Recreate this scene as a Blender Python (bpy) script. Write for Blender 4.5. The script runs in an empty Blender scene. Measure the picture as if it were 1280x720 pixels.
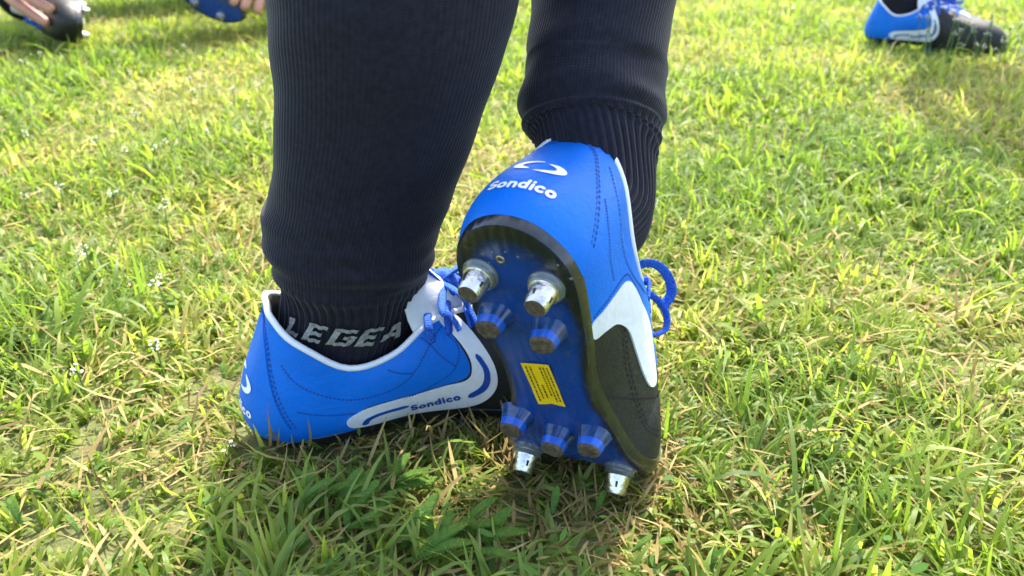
import bpy, bmesh, math, random
import numpy as np
from mathutils import Vector, Matrix
from mathutils.geometry import delaunay_2d_cdt

random.seed(7)
rng = np.random.default_rng(11)
R = math.radians
scene = bpy.context.scene
col = scene.collection

# ------------------------------------------------------------------ camera, sky, sun, exposure
cam_d = bpy.data.cameras.new('camera')
cam = bpy.data.objects.new('camera', cam_d)
col.objects.link(cam)
cam.location = (0, 0, 0.335)
cam.rotation_euler = (R(90 - 26), 0, 0)
cam_d.sensor_width = 36.0
cam_d.lens = 36.0 * 1050 / 1280
cam_d.clip_start = 0.02
cam_d.clip_end = 500
cam_d.dof.use_dof = True
cam_d.dof.focus_distance = 0.50
cam_d.dof.aperture_fstop = 11.0
scene.camera = cam

SUN_EL, SUN_AZ = R(57), R(16)        # azimuth from +y towards +x
world = bpy.data.worlds.new('World')
scene.world = world
world.use_nodes = True
wn = world.node_tree
bg = wn.nodes['Background']
sky = wn.nodes.new('ShaderNodeTexSky')
sky.sky_type = 'NISHITA'
sky.sun_disc = False
sky.sun_elevation = SUN_EL
sky.sun_rotation = SUN_AZ
sky.dust_density = 3.0
sky.ozone_density = 0.6
wn.links.new(sky.outputs[0], bg.inputs[0])
bg.inputs[1].default_value = 0.15
sun_d = bpy.data.lights.new('sun', 'SUN')
sun_d.energy = 2.3
sun_d.angle = R(0.53)
sun_d.color = (1.0, 0.945, 0.83)
sun = bpy.data.objects.new('sun', sun_d)
col.objects.link(sun)
sv = Vector((math.sin(SUN_AZ) * math.cos(SUN_EL), math.cos(SUN_AZ) * math.cos(SUN_EL), math.sin(SUN_EL)))
sun.rotation_euler = sv.to_track_quat('Z', 'Y').to_euler()
vs = scene.view_settings
vs.view_transform = 'Standard'
vs.look = 'None'
vs.gamma = 1.0
vs.exposure = 2.15

# ------------------------------------------------------------------ helpers
def tag(o, label=None, cat=None, group=None, kind=None):
    if label: o['label'] = label
    if cat: o['category'] = cat
    if group: o['group'] = group
    if kind: o['kind'] = kind
    return o

def obj(name, me, parent=None, loc=None):
    o = bpy.data.objects.new(name, me)
    col.objects.link(o)
    if parent is not None:
        o.parent = parent
    if loc is not None:
        o.location = loc
    return o

def mesh(name, verts, faces, mats, midx=None, smooth=True, sharp=None):
    me = bpy.data.meshes.new(name)
    me.from_pydata([tuple(v) for v in verts], [], [tuple(f) for f in faces])
    for m in (mats if isinstance(mats, (list, tuple)) else [mats]):
        me.materials.append(m)
    if midx is not None:
        me.polygons.foreach_set('material_index', list(midx))
    me.polygons.foreach_set('use_smooth', [smooth] * len(me.polygons))
    me.update()
    if sharp:
        me.set_sharp_from_angle(angle=R(sharp))
    return me

def crom(P, t, closed=False):
    """Catmull-Rom through rows of P at parameter t (index units)."""
    n = len(P)
    i = int(math.floor(t)); f = t - i
    if closed:
        g = lambda k: P[k % n]
    else:
        if i >= n - 1: i, f = n - 2, 1.0
        if i < 0: i, f = 0, 0.0
        g = lambda k: P[min(max(k, 0), n - 1)] if 0 <= k <= n - 1 else (2 * P[0] - P[1] if k < 0 else 2 * P[-1] - P[-2])
    a, b, c, d = g(i - 1), g(i), g(i + 1), g(i + 2)
    return 0.5 * (2 * b + (c - a) * f + (2 * a - 5 * b + 4 * c - d) * f * f + (3 * b - a - 3 * c + d) * f ** 3)

def smooth_poly(pts, closed=True, sub=6):
    P = np.array(pts, float)
    n = len(P)
    out = []
    for i in range(n if closed else n - 1):
        for k in range(sub):
            out.append(crom(P, i + k / sub, closed))
    if not closed:
        out.append(P[-1])
    return np.array(out)

def nodes_mat(name):
    m = bpy.data.materials.new(name)
    m.use_nodes = True
    return m, m.node_tree, m.node_tree.nodes['Principled BSDF']

def mat(name, rgb, rough=0.5, metal=0.0, var=0.0, scale=60.0, bump=0.0, bscale=400.0, coat=0.0, sheen=0.0, spec=0.5, detail=4, rvar=0.0, bdist=0.0006, crease=0.0, dust=0.0):
    m, nt, b = nodes_mat(name)
    b.inputs['Base Color'].default_value = (*rgb, 1)
    b.inputs['Roughness'].default_value = rough
    b.inputs['Metallic'].default_value = metal
    b.inputs['Coat Weight'].default_value = coat
    b.inputs['Coat Roughness'].default_value = 0.12
    b.inputs['Sheen Weight'].default_value = sheen
    b.inputs['Sheen Roughness'].default_value = 0.5
    b.inputs['Specular IOR Level'].default_value = spec
    tc = nt.nodes.new('ShaderNodeTexCoord')
    if var or rvar:
        n = nt.nodes.new('ShaderNodeTexNoise')
        n.inputs['Scale'].default_value = scale
        n.inputs['Detail'].default_value = detail
        nt.links.new(tc.outputs['Object'], n.inputs['Vector'])
        if var:
            hsv = nt.nodes.new('ShaderNodeHueSaturation')
            hsv.inputs['Color'].default_value = (*rgb, 1)
            mr = nt.nodes.new('ShaderNodeMapRange')
            mr.inputs[1].default_value = 0.3; mr.inputs[2].default_value = 0.7
            mr.inputs[3].default_value = 1 - var; mr.inputs[4].default_value = 1 + var
            nt.links.new(n.outputs[0], mr.inputs[0])
            nt.links.new(mr.outputs[0], hsv.inputs['Value'])
            nt.links.new(hsv.outputs[0], b.inputs['Base Color'])
        if rvar:
            mr = nt.nodes.new('ShaderNodeMapRange')
            mr.inputs[1].default_value = 0.3; mr.inputs[2].default_value = 0.7
            mr.inputs[3].default_value = rough - rvar; mr.inputs[4].default_value = rough + rvar
            nt.links.new(n.outputs[0], mr.inputs[0])
            nt.links.new(mr.outputs[0], b.inputs['Roughness'])
    if bump:
        n2 = nt.nodes.new('ShaderNodeTexVoronoi')
        n2.inputs['Scale'].default_value = bscale
        nt.links.new(tc.outputs['Object'], n2.inputs['Vector'])
        bp = nt.nodes.new('ShaderNodeBump')
        bp.inputs['Strength'].default_value = bump
        bp.inputs['Distance'].default_value = bdist
        nt.links.new(n2.outputs[0], bp.inputs['Height'])
        nt.links.new(bp.outputs[0], b.inputs['Normal'])
        if dust:
            src = b.inputs['Base Color'].links[0].from_socket if b.inputs['Base Color'].links else None
            d1 = nt.nodes.new('ShaderNodeTexNoise'); d1.inputs['Scale'].default_value = 420; d1.inputs['Detail'].default_value = 6
            d2 = nt.nodes.new('ShaderNodeTexNoise'); d2.inputs['Scale'].default_value = 22; d2.inputs['Detail'].default_value = 4
            for k in (d1, d2): nt.links.new(tc.outputs['Object'], k.inputs['Vector'])
            pr = nt.nodes.new('ShaderNodeMath'); pr.operation = 'MULTIPLY'
            nt.links.new(d1.outputs[0], pr.inputs[0]); nt.links.new(d2.outputs[0], pr.inputs[1])
            m2 = nt.nodes.new('ShaderNodeMapRange'); m2.inputs[1].default_value = .25; m2.inputs[2].default_value = .42
            m2.inputs[3].default_value = 0; m2.inputs[4].default_value = dust
            nt.links.new(pr.outputs[0], m2.inputs[0])
            mx = nt.nodes.new('ShaderNodeMix'); mx.data_type = 'RGBA'
            mx.inputs[6].default_value = (*rgb, 1); mx.inputs[7].default_value = (.20, .17, .10, 1)
            if src: nt.links.new(src, mx.inputs[6])
            nt.links.new(m2.outputs[0], mx.inputs[0]); nt.links.new(mx.outputs[2], b.inputs['Base Color'])
        if crease:
            n3 = nt.nodes.new('ShaderNodeTexNoise'); n3.inputs['Scale'].default_value = 70; n3.inputs['Detail'].default_value = 3
            n3.inputs['Distortion'].default_value = 1.2
            nt.links.new(tc.outputs['Object'], n3.inputs['Vector'])
            b2 = nt.nodes.new('ShaderNodeBump'); b2.inputs['Strength'].default_value = crease; b2.inputs['Distance'].default_value = 0.0022
            nt.links.new(n3.outputs[0], b2.inputs['Height'])
            nt.links.new(b2.outputs[0], bp.inputs['Normal'])
    return m

M = {}
M['blue'] = mat('blue_synthetic_leather', (0.0, 0.140, 0.60), 0.5, spec=0.22, var=0.10, scale=24, bump=0.22, bscale=900, rvar=0.08, crease=0.28, dust=0.05)
M['black'] = mat('black_leather', (0.017, 0.017, 0.015), 0.5, spec=0.35, var=0.12, scale=30, bump=0.25, bscale=700, rvar=0.08, crease=0.4, dust=0.05)
M['white'] = mat('white_synthetic', (0.74, 0.76, 0.78), 0.42, var=0.06, scale=60, bump=0.1, bscale=900, crease=.25, dust=.10)
M['print'] = mat('white_print', (0.82, 0.84, 0.88), 0.35)
M['blueprint'] = mat('blue_print', (0.003, 0.06, 0.33), 0.35)
M['stitch'] = mat('dark_blue_thread', (0.003, 0.05, 0.24), 0.8)
M['bstitch'] = mat('black_thread', (0.008, 0.008, 0.008), 0.8)
M['lining'] = mat('grey_lining', (0.10, 0.10, 0.11), 0.9, bump=0.4, bscale=900)
M['clear'] = mat('smoky_stud_plastic', (0.10, 0.115, 0.12), 0.22, coat=0.6, var=0.3, scale=140)
M['cleardark'] = mat('smoky_blue_stud_base', (0.012, 0.048, 0.15), 0.2, coat=0.5, var=0.5, scale=220)
M['sblue'] = mat('blue_stud_plastic', (0.006, 0.09, 0.48), 0.3, var=0.2, scale=150, coat=0.3)
M['dirt'] = mat('dry_mud', (0.085, 0.062, 0.036), 0.95, var=0.5, scale=400, bump=0.6, bscale=600)
M['alu'] = mat('scuffed_aluminium', (0.72, 0.69, 0.62), 0.30, metal=1.0, var=0.22, scale=260, rvar=0.12, bump=0.25, bscale=500)
M['hole'] = mat('dark_slot', (0.03, 0.025, 0.02), 0.8)
M['brass'] = mat('brass_pin', (0.45, 0.36, 0.16), 0.4, metal=1.0)
M['yellow'] = mat('yellow_sticker_paper', (0.80, 0.52, 0.004), 0.55, var=0.08, scale=200)
M['ink'] = mat('black_ink', (0.05, 0.035, 0.01), 0.6)
M['skin'] = mat('skin', (0.50, 0.235, 0.15), 0.5, var=0.14, scale=45, bump=0.15, bscale=500)
M['nail'] = mat('finger_nail', (0.62, 0.36, 0.30), 0.3)
M['jersey'] = mat('royal_blue_jersey', (0.01, 0.07, 0.33), 0.8, var=.08, scale=40)
M['shirt'] = mat('navy_cotton', (0.02, 0.03, 0.08), 0.9)

# lace weave
def lace_mat():
    m, nt, b = nodes_mat('woven_blue_lace')
    tc = nt.nodes.new('ShaderNodeTexCoord')
    v = nt.nodes.new('ShaderNodeTexVoronoi'); v.inputs['Scale'].default_value = 900
    nt.links.new(tc.outputs['Object'], v.inputs['Vector'])
    cr = nt.nodes.new('ShaderNodeValToRGB')
    cr.color_ramp.elements[0].color = (0.02, 0.17, 0.72, 1)
    cr.color_ramp.elements[1].color = (0.004, 0.05, 0.36, 1)
    cr.color_ramp.elements[1].position = 0.8
    nt.links.new(v.outputs[0], cr.inputs[0]); nt.links.new(cr.outputs[0], b.inputs['Base Color'])
    bp = nt.nodes.new('ShaderNodeBump'); bp.inputs['Strength'].default_value = 0.8; bp.inputs['Distance'].default_value = 0.0006
    bp.invert = True
    nt.links.new(v.outputs[0], bp.inputs['Height']); nt.links.new(bp.outputs[0], b.inputs['Normal'])
    b.inputs['Roughness'].default_value = 0.75
    return m
M['lace'] = lace_mat()

# knitted sock: fine vertical ribs from the UV map
def sock_mat():
    m, nt, b = nodes_mat('knitted_navy_sock')
    uv = nt.nodes.new('ShaderNodeUVMap'); uv.uv_map = 'UVMap'
    sep = nt.nodes.new('ShaderNodeSeparateXYZ'); nt.links.new(uv.outputs[0], sep.inputs[0])
    def sine(sock, mul):
        a = nt.nodes.new('ShaderNodeMath'); a.operation = 'MULTIPLY'; a.inputs[1].default_value = mul
        nt.links.new(sock, a.inputs[0])
        s = nt.nodes.new('ShaderNodeMath'); s.operation = 'SINE'; nt.links.new(a.outputs[0], s.inputs[0])
        return s.outputs[0]
    s1 = sine(sep.outputs[0], 2 * math.pi * 128)
    s2 = sine(sep.outputs[1], 2 * math.pi * 700)
    mix = nt.nodes.new('ShaderNodeMath'); mix.operation = 'MULTIPLY_ADD'; mix.inputs[1].default_value = 0.35
    nt.links.new(s2, mix.inputs[0]); nt.links.new(s1, mix.inputs[2])
    bp = nt.nodes.new('ShaderNodeBump'); bp.inputs['Strength'].default_value = 0.26; bp.inputs['Distance'].default_value = 0.0006
    nt.links.new(mix.outputs[0], bp.inputs['Height']); nt.links.new(bp.outputs[0], b.inputs['Normal'])
    tc = nt.nodes.new('ShaderNodeTexCoord')
    n = nt.nodes.new('ShaderNodeTexNoise'); n.inputs['Scale'].default_value = 260; n.inputs['Detail'].default_value = 5
    nt.links.new(tc.outputs['Object'], n.inputs['Vector'])
    cr = nt.nodes.new('ShaderNodeValToRGB')
    cr.color_ramp.elements[0].position = 0.3; cr.color_ramp.elements[0].color = (0.0056, 0.0058, 0.0118, 1)
    cr.color_ramp.elements[1].position = 0.75; cr.color_ramp.elements[1].color = (0.0135, 0.0138, 0.025, 1)
    nt.links.new(n.outputs[0], cr.inputs[0])
    # fibres between the ribs a touch darker: the knit's own stripe
    nt.links.new(cr.outputs[0], b.inputs['Base Color'])
    b.inputs['Roughness'].default_value = 0.85
    b.inputs['Specular IOR Level'].default_value = 0.25
    b.inputs['Sheen Weight'].default_value = 0.14
    b.inputs['Sheen Roughness'].default_value = 0.4
    return m
M['sock'] = sock_mat()
M['sockprint'] = mat('grey_knit_lettering', (0.25, 0.25, 0.24), 0.9, var=0.25, scale=500, bump=0.8, bscale=700)

# outsole: blue layer under smoky black plastic; attribute 'rim' = 1 at the edge
def sole_mat():
    m, nt, b = nodes_mat('smoky_blue_outsole')
    at = nt.nodes.new('ShaderNodeAttribute'); at.attribute_name = 'rim'
    tc = nt.nodes.new('ShaderNodeTexCoord')
    n = nt.nodes.new('ShaderNodeTexNoise'); n.inputs['Scale'].default_value = 45; n.inputs['Detail'].default_value = 5
    nt.links.new(tc.outputs['Object'], n.inputs['Vector'])
    ad = nt.nodes.new('ShaderNodeMath'); ad.operation = 'MULTIPLY_ADD'; ad.inputs[1].default_value = 0.30; ad.inputs[2].default_value = -0.15
    nt.links.new(n.outputs[0], ad.inputs[0])
    sm = nt.nodes.new('ShaderNodeMath'); sm.operation = 'ADD'
    nt.links.new(at.outputs['Fac'], sm.inputs[0]); nt.links.new(ad.outputs[0], sm.inputs[1])
    cr = nt.nodes.new('ShaderNodeValToRGB')
    e = cr.color_ramp.elements
    e[0].position = 0.25; e[0].color = (0.003, 0.043, 0.23, 1)
    e[1].position = 0.95; e[1].color = (0.011, 0.012, 0.011, 1)
    k = e.new(0.62); k.color = (0.003, 0.026, 0.13, 1)
    nt.links.new(sm.outputs[0], cr.inputs[0])
    d1 = nt.nodes.new('ShaderNodeTexNoise'); d1.inputs['Scale'].default_value = 130; d1.inputs['Detail'].default_value = 9; d1.inputs['Roughness'].default_value = .7
    nt.links.new(tc.outputs['Object'], d1.inputs['Vector'])
    m2 = nt.nodes.new('ShaderNodeMapRange'); m2.inputs[1].default_value = .54; m2.inputs[2].default_value = .74; m2.inputs[4].default_value = .55
    nt.links.new(d1.outputs[0], m2.inputs[0])
    mx = nt.nodes.new('ShaderNodeMix'); mx.data_type = 'RGBA'; mx.inputs[7].default_value = (.10, .085, .05, 1)
    nt.links.new(m2.outputs[0], mx.inputs[0]); nt.links.new(cr.outputs[0], mx.inputs[6]); nt.links.new(mx.outputs[2], b.inputs['Base Color'])
    w = nt.nodes.new('ShaderNodeTexWave'); w.inputs['Scale'].default_value = 55; w.inputs['Distortion'].default_value = 3
    w.bands_direction = 'Y'
    nt.links.new(tc.outputs['Object'], w.inputs['Vector'])
    bp = nt.nodes.new('ShaderNodeBump'); bp.inputs['Strength'].default_value = 0.25; bp.inputs['Distance'].default_value = 0.0008
    nt.links.new(w.outputs[0], bp.inputs['Height'])
    nt.links.new(bp.outputs[0], b.inputs['Normal'])
    mr = nt.nodes.new('ShaderNodeMapRange'); mr.inputs[3].default_value = 0.12; mr.inputs[4].default_value = 0.45
    nt.links.new(n.outputs[0], mr.inputs[0]); nt.links.new(mr.outputs[0], b.inputs['Roughness'])
    b.inputs['Coat Weight'].default_value = 0.5
    b.inputs['Coat Roughness'].default_value = 0.15
    return m
M['sole'] = sole_mat()

# ------------------------------------------------------------------ boot geometry (right-foot local frame: x heel->toe, y left, z up)
LAT = [(0, 0), (.007, -.019), (.028, -.032), (.068, -.0315), (.11, -.028), (.15, -.036), (.185, -.045), (.212, -.045), (.237, -.037), (.259, -.023), (.275, -.007), (.281, .008)]
MED = [(0, 0), (.007, .019), (.028, .031), (.065, .030), (.105, .0235), (.14, .029), (.175, .041), (.203, .0455), (.231, .043), (.256, .034), (.273, .021), (.281, .008)]
LTOP = [(.018, 0, .092), (.019, -.016, .090), (.033, -.030, .076), (.060, -.036, .060), (.088, -.034, .066), (.113, -.027, .083), (.140, -.020, .080), (.163, -.016, .072), (.182, -.012, .064), (.194, -.007, .059), (.199, -.003, .0565), (.200, 0, .056)]
MTOP = [(.018, 0, .092), (.019, .016, .090), (.031, .029, .073), (.060, .034, .0515), (.090, .032, .055), (.116, .025, .071), (.142, .019, .074), (.164, .015, .069), (.182, .011, .063), (.194, .006, .059), (.199, .003, .0565), (.200, 0, .056)]
# handle 1 (out, up) at the sole, handle 2 (out, z) at the top edge, by index 0..11
H1 = [(.013, .022), (.012, .021), (.009, .019), (.008, .017), (.012, .020), (.010, .024), (.006, .028), (.006, .030), (.007, .032), (.007, .034), (.007, .036), (.007, .037)]
H2 = [(.004, -.026), (.004, -.025), (.005, -.020), (.003, -.014), (.010, -.014), (.016, -.014), (.022, -.008), (.027, -.006), (.033, -.005), (.040, -.005), (.046, -.005), (.048, -.004)]
CT = np.array([(*LAT[i % 22], ) if i <= 11 else MED[22 - i] for i in range(22)], float)
TT = np.array([LTOP[i] if i <= 11 else MTOP[22 - i] for i in range(22)], float)
H1A = np.array([H1[i] if i <= 11 else H1[22 - i] for i in range(22)], float)
H2A = np.array([H2[i] if i <= 11 else H2[22 - i] for i in range(22)], float)

def outline(u):
    c = crom(CT, u % 22, True)
    e = 0.05
    d = crom(CT, (u + e) % 22, True) - crom(CT, (u - e) % 22, True)
    d = d / (np.linalg.norm(d) + 1e-12)
    return c, np.array((d[1], -d[0])) * -1.0      # outward (u runs heel -> lateral -> toe)

def _chk():
    c, n = outline(5.0)
    return n[1] < 0
_SGN = 1.0 if _chk() else -1.0

class Boot:
    def __init__(s, side=1, bend=0.0, x0=.135, x1=.225, tab=0.0):
        s.side, s.bend, s.x0, s.x1, s.tab = side, bend, x0, x1, tab
    def deform(s, P):
        x, y, z = P
        if s.bend and x > s.x0:
            Rr = (s.x1 - s.x0) / s.bend
            zz = z + .006
            if x <= s.x1:
                a = (x - s.x0) / Rr; ex = 0
            else:
                a = s.bend; ex = x - s.x1
            r = max(Rr - zz, .004)
            nx = s.x0 + r * math.sin(a) + ex * math.cos(a)
            nz = Rr - r * math.cos(a) + ex * math.sin(a) - .006
            x, z = nx, nz
        return np.array((x, y * s.side, z))
    def raw(s, u, w):
        c, n = outline(u)
        n = n * _SGN
        t = crom(TT, u % 22, True)
        if s.tab:                        # taller or lower heel tab
            uu = min(u % 22, 22 - u % 22)
            t = t + np.array((0, 0, s.tab * max(0.0, math.cos(min(uu / 2.4, 1) * math.pi / 2))))
        h1 = crom(H1A, u % 22, True); h2 = crom(H2A, u % 22, True)
        b0 = np.array((c[0], c[1], 0.0))
        n3 = np.array((n[0], n[1], 0.0))
        # at the top edge, handles point mostly along the outward normal of the outline
        p1 = b0 + n3 * h1[0] + np.array((0, 0, h1[1]))
        p2 = t + n3 * h2[0] + np.array((0, 0, h2[1]))
        q = 1 - w
        return q ** 3 * b0 + 3 * q * q * w * p1 + 3 * q * w * w * p2 + w ** 3 * t
    def P(s, u, w, off=0.0):
        p = s.raw(u, w)
        if off:
            e = 0.04
            w0, w1 = max(w - .02, 0), min(w + .02, 1)
            du = s.raw(u + e, w) - s.raw(u - e, w)
            dw = s.raw(u, w1) - s.raw(u, w0)
            n = np.cross(du, dw)
            n = n / (np.linalg.norm(n) + 1e-12) * -1.0
            n = n * s.nsign
            p = p + n * off
        return s.deform(p)
    nsign = 1.0
# orientation of the offset: must point away from the boot's inside
_b = Boot()
if (_b.P(0.0, .5, .01)[0] > _b.P(0.0, .5)[0]):
    Boot.nsign = -1.0

def flipfaces(F, side):
    return F if side > 0 else [tuple(reversed(f)) for f in F]

def upper_mesh(b, m, nu=176, nw=22):
    V, F = [], []
    for i in range(nu):
        for j in range(nw + 1):
            V.append(b.P(22 * i / nu, j / nw))
    for i in range(nu):
        k = (i + 1) % nu
        for j in range(nw):
            F.append((i * (nw + 1) + j, i * (nw + 1) + j + 1, k * (nw + 1) + j + 1, k * (nw + 1) + j))
    # inner wall a little inside the edge so that the shell has thickness
    base = len(V)
    for i in range(nu):
        for j in (nw, nw - 5, nw - 12):
            V.append(b.P(22 * i / nu, j / nw, -.0028))
    for i in range(nu):
        k = (i + 1) % nu
        F.append((i * (nw + 1) + nw, base + i * 3, base + k * 3, k * (nw + 1) + nw))
        for j in (0, 1):
            F.append((base + i * 3 + j, base + i * 3 + j + 1, base + k * 3 + j + 1, base + k * 3 + j))
    return mesh('boot_upper', V, flipfaces(F, b.side), m)

def tri_poly(poly, sx, sy, step):
    """Triangulate a polygon with interior points; returns pts (in poly units) and triangles."""
    P = np.array(poly, float) * (sx, sy)
    pts = [Vector(p) for p in P]
    n = len(pts)
    lo, hi = P.min(0), P.max(0)
    for a in np.arange(lo[0] + step * .5, hi[0], step):
        for c in np.arange(lo[1] + step * .5, hi[1], step):
            # keep clear of the border
            inside = False; j = n - 1; near = False
            for i in range(n):
                xi, yi = P[i]; xj, yj = P[j]
                if (yi > c) != (yj > c) and a < (xj - xi) * (c - yi) / (yj - yi) + xi:
                    inside = not inside
                if abs(xi - a) + abs(yi - c) < step * .6:
                    near = True
                j = i
            if inside and not near:
                pts.append(Vector((a, c)))
    r = delaunay_2d_cdt(pts, [(i, (i + 1) % n) for i in range(n)], [], 1, 1e-6)
    vo = np.array([(v.x / sx, v.y / sy) for v in r[0]])
    return vo, [tuple(f) for f in r[2]]

def patch_mesh(fn, uv, tris, off, mats, skirt=-.0002, side=1, smooth=True):
    """fn(u, w, off) -> 3d. Raised sheet with a skirt along its border."""
    V = [fn(u, w, off) for u, w in uv]
    # drop degenerate triangles
    cnt = {}
    for f in tris:
        for a, c in ((f[0], f[1]), (f[1], f[2]), (f[2], f[0])):
            cnt[(a, c)] = cnt.get((a, c), 0) + 1
    F = list(tris)
    lowidx = {}
    for (a, c) in list(cnt):
        if (c, a) not in cnt:
            for k in (a, c):
                if k not in lowidx:
                    lowidx[k] = len(V)
                    V.append(fn(uv[k][0], uv[k][1], skirt))
            F.append((c, a, lowidx[a], lowidx[c]))
    me = mesh('panel', V, F, mats, smooth=smooth)
    bm = bmesh.new(); bm.from_mesh(me)
    bmesh.ops.recalc_face_normals(bm, faces=bm.faces[:])
    # sheet is open: make sure the faces look outward
    bm.normal_update()
    f0 = max(bm.faces, key=lambda f: f.calc_area())
    if len(tris):
        t = tris[len(tris) // 2]
        c = sum((np.array(V[k]) for k in t)) / 3
        lo = sum((fn(uv[k][0], uv[k][1], off - .004) for k in t)) / 3
        fc = None
        for f in bm.faces:
            if len(f.verts) == 3 and {v.index for v in f.verts} == set(t):
                fc = f; break
        if fc is not None and fc.normal.dot(Vector(c - lo)) < 0:
            bmesh.ops.reverse_faces(bm, faces=bm.faces[:])
    bm.to_mesh(me); bm.free()
    me.polygons.foreach_set('use_smooth', [smooth] * len(me.polygons))
    me.set_sharp_from_angle(angle=R(50))
    return me

def panel(b, poly, off, m, parent, name, step=.0045, sub=6, smooth=True):
    pl = smooth_poly(poly, True, sub) if smooth else np.array(poly, float)
    pl[:, 1] = np.clip(pl[:, 1], 0.0, 1.0)
    uv, tr = tri_poly(pl, .3, .7, step * 10)
    return obj(name, patch_mesh(lambda u, w, o: b.P(u, w, o), uv, tr, off, m, side=b.side), parent)

def tube(path, a, b_=None, up=(0, 0, 1), n=8, cap=True, flat=None):
    """Sweep an ellipse (a x b) along a path. Returns verts, faces."""
    path = [np.array(p, float) for p in path]
    b_ = a if b_ is None else b_
    V, F = [], []
    upv = np.array(up, float)
    N = len(path)
    for i, p in enumerate(path):
        t = path[min(i + 1, N - 1)] - path[max(i - 1, 0)]
        t = t / (np.linalg.norm(t) + 1e-12)
        s = np.cross(t, upv)
        if np.linalg.norm(s) < 1e-3: s = np.cross(t, np.array((1, 0.3, 0.2)))
        s /= np.linalg.norm(s)
        upv2 = np.cross(s, t)
        aa = a[i] if hasattr(a, '__len__') else a
        bb = b_[i] if hasattr(b_, '__len__') else b_
        for k in range(n):
            th = 2 * math.pi * k / n
            V.append(p + s * aa * math.cos(th) + upv2 * bb * math.sin(th))
        upv = upv2 if flat is None else np.array(flat, float)
    for i in range(N - 1):
        for k in range(n):
            F.append((i * n + k, i * n + (k + 1) % n, (i + 1) * n + (k + 1) % n, (i + 1) * n + k))
    if cap:
        F.append(tuple(reversed(range(n)))); F.append(tuple((N - 1) * n + k for k in range(n)))
    return V, F

def join(parts):
    V, F = [], []
    for v, f in parts:
        o = len(V); V += list(v); F += [tuple(i + o for i in q) for q in f]
    return V, F

# stroke lettering -------------------------------------------------
def arc(cx, cy, rx, ry, a0, a1, n=14):
    return [(cx + rx * math.cos(R(a0 + (a1 - a0) * i / n)), cy + ry * math.sin(R(a0 + (a1 - a0) * i / n))) for i in range(n + 1)]
# x height 1, stroke width about .34; returns strokes and advance
GL = {
    'S': ([arc(.45, .95, .33, .28, 35, 180) + arc(.45, .95, .33, .28, 190, 270)[1:] + arc(.45, .42, .36, .25, 85, -150)], 1.0),
    'o': ([arc(.45, .42, .33, .33, 0, 360, 22)], 1.02),
    'n': ([[(.14, .06), (.14, .76)], arc(.42, .46, .28, .29, 180, 0) + [(.70, .06)]], 0.96),
    'd': ([arc(.43, .42, .31, .33, 0, 360, 22), [(.74, .08), (.74, 1.18)]], 1.02),
    'i': ([[(.16, .06), (.16, .74)], [(.16, 1.08), (.16, 1.13)]], 0.44),
    'c': ([arc(.45, .42, .33, .33, 50, 310, 18)], 0.92),
    'L': ([[(.12, 1), (.12, 0), (.7, 0)]], .86),
    'E': ([[(.8, 1), (.12, 1), (.12, 0), (.8, 0)], [(.12, .5), (.7, .5)]], .98),
    'G': ([[(.85, 1), (.12, 1), (.12, 0), (.85, 0), (.85, .5), (.5, .5)]], 1.04),
    'A': ([[(.02, 0), (.45, 1), (.55, 1), (.95, 0)], [(.25, .36), (.75, .36)]], 1.05),
}
def stroke_ribbons(text, hw=.155, round_=True, slant=0.0, gap=.10):
    """-> list of (pts2d, tris) sheets, total width."""
    out, x = [], 0.0
    for ch in text:
        st, adv = GL[ch]
        for s in st:
            P = np.array(s, float) + (x, 0)
            if len(P) < 4 or not round_:        # add points along straights so the sheet can bend
                Q = [P[0]]
                for a, c in zip(P[:-1], P[1:]):
                    for k in range(1, 7): Q.append(a + (c - a) * k / 6)
                P = np.array(Q)
            n = len(P); V = []; T = []
            closed = np.linalg.norm(P[0] - P[-1]) < 1e-6
            for i in range(n):
                if closed: d = P[(i + 1) % (n - 1)] - P[(i - 1) % (n - 1)]
                else: d = P[min(i + 1, n - 1)] - P[max(i - 1, 0)]
                d = d / np.linalg.norm(d); nn = np.array((-d[1], d[0]))
                if not round_ and 0 < i < n - 1:
                    d1 = P[i] - P[i - 1]; d2 = P[i + 1] - P[i]
                    cs = np.dot(d1, d2) / (np.linalg.norm(d1) * np.linalg.norm(d2))
                    nn = nn / max(math.sqrt((1 + cs) / 2), .5)
                V += [P[i] + nn * hw, P[i] - nn * hw]
            for i in range(n - 1):
                T += [(2 * i, 2 * i + 1, 2 * i + 3), (2 * i, 2 * i + 3, 2 * i + 2)]
            if round_ and not closed:
                for end, sg in ((0, -1), (n - 1, 1)):
                    d = (P[end] - P[end - sg]); d /= np.linalg.norm(d)
                    nn = np.array((-d[1], d[0]))
                    c0 = len(V); V.append(P[end])
                    ring = []
                    for k in range(9):
                        a = math.pi * k / 8
                        ring.append(len(V)); V.append(P[end] + hw * (nn * math.cos(a) + d * math.sin(a)))
                    for k in range(8): T.append((c0, ring[k + 1], ring[k]))
            V = np.array(V)
            V[:, 0] += slant * V[:, 1]
            out.append((V, T))
        x += adv + gap
    return out, x - gap

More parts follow.
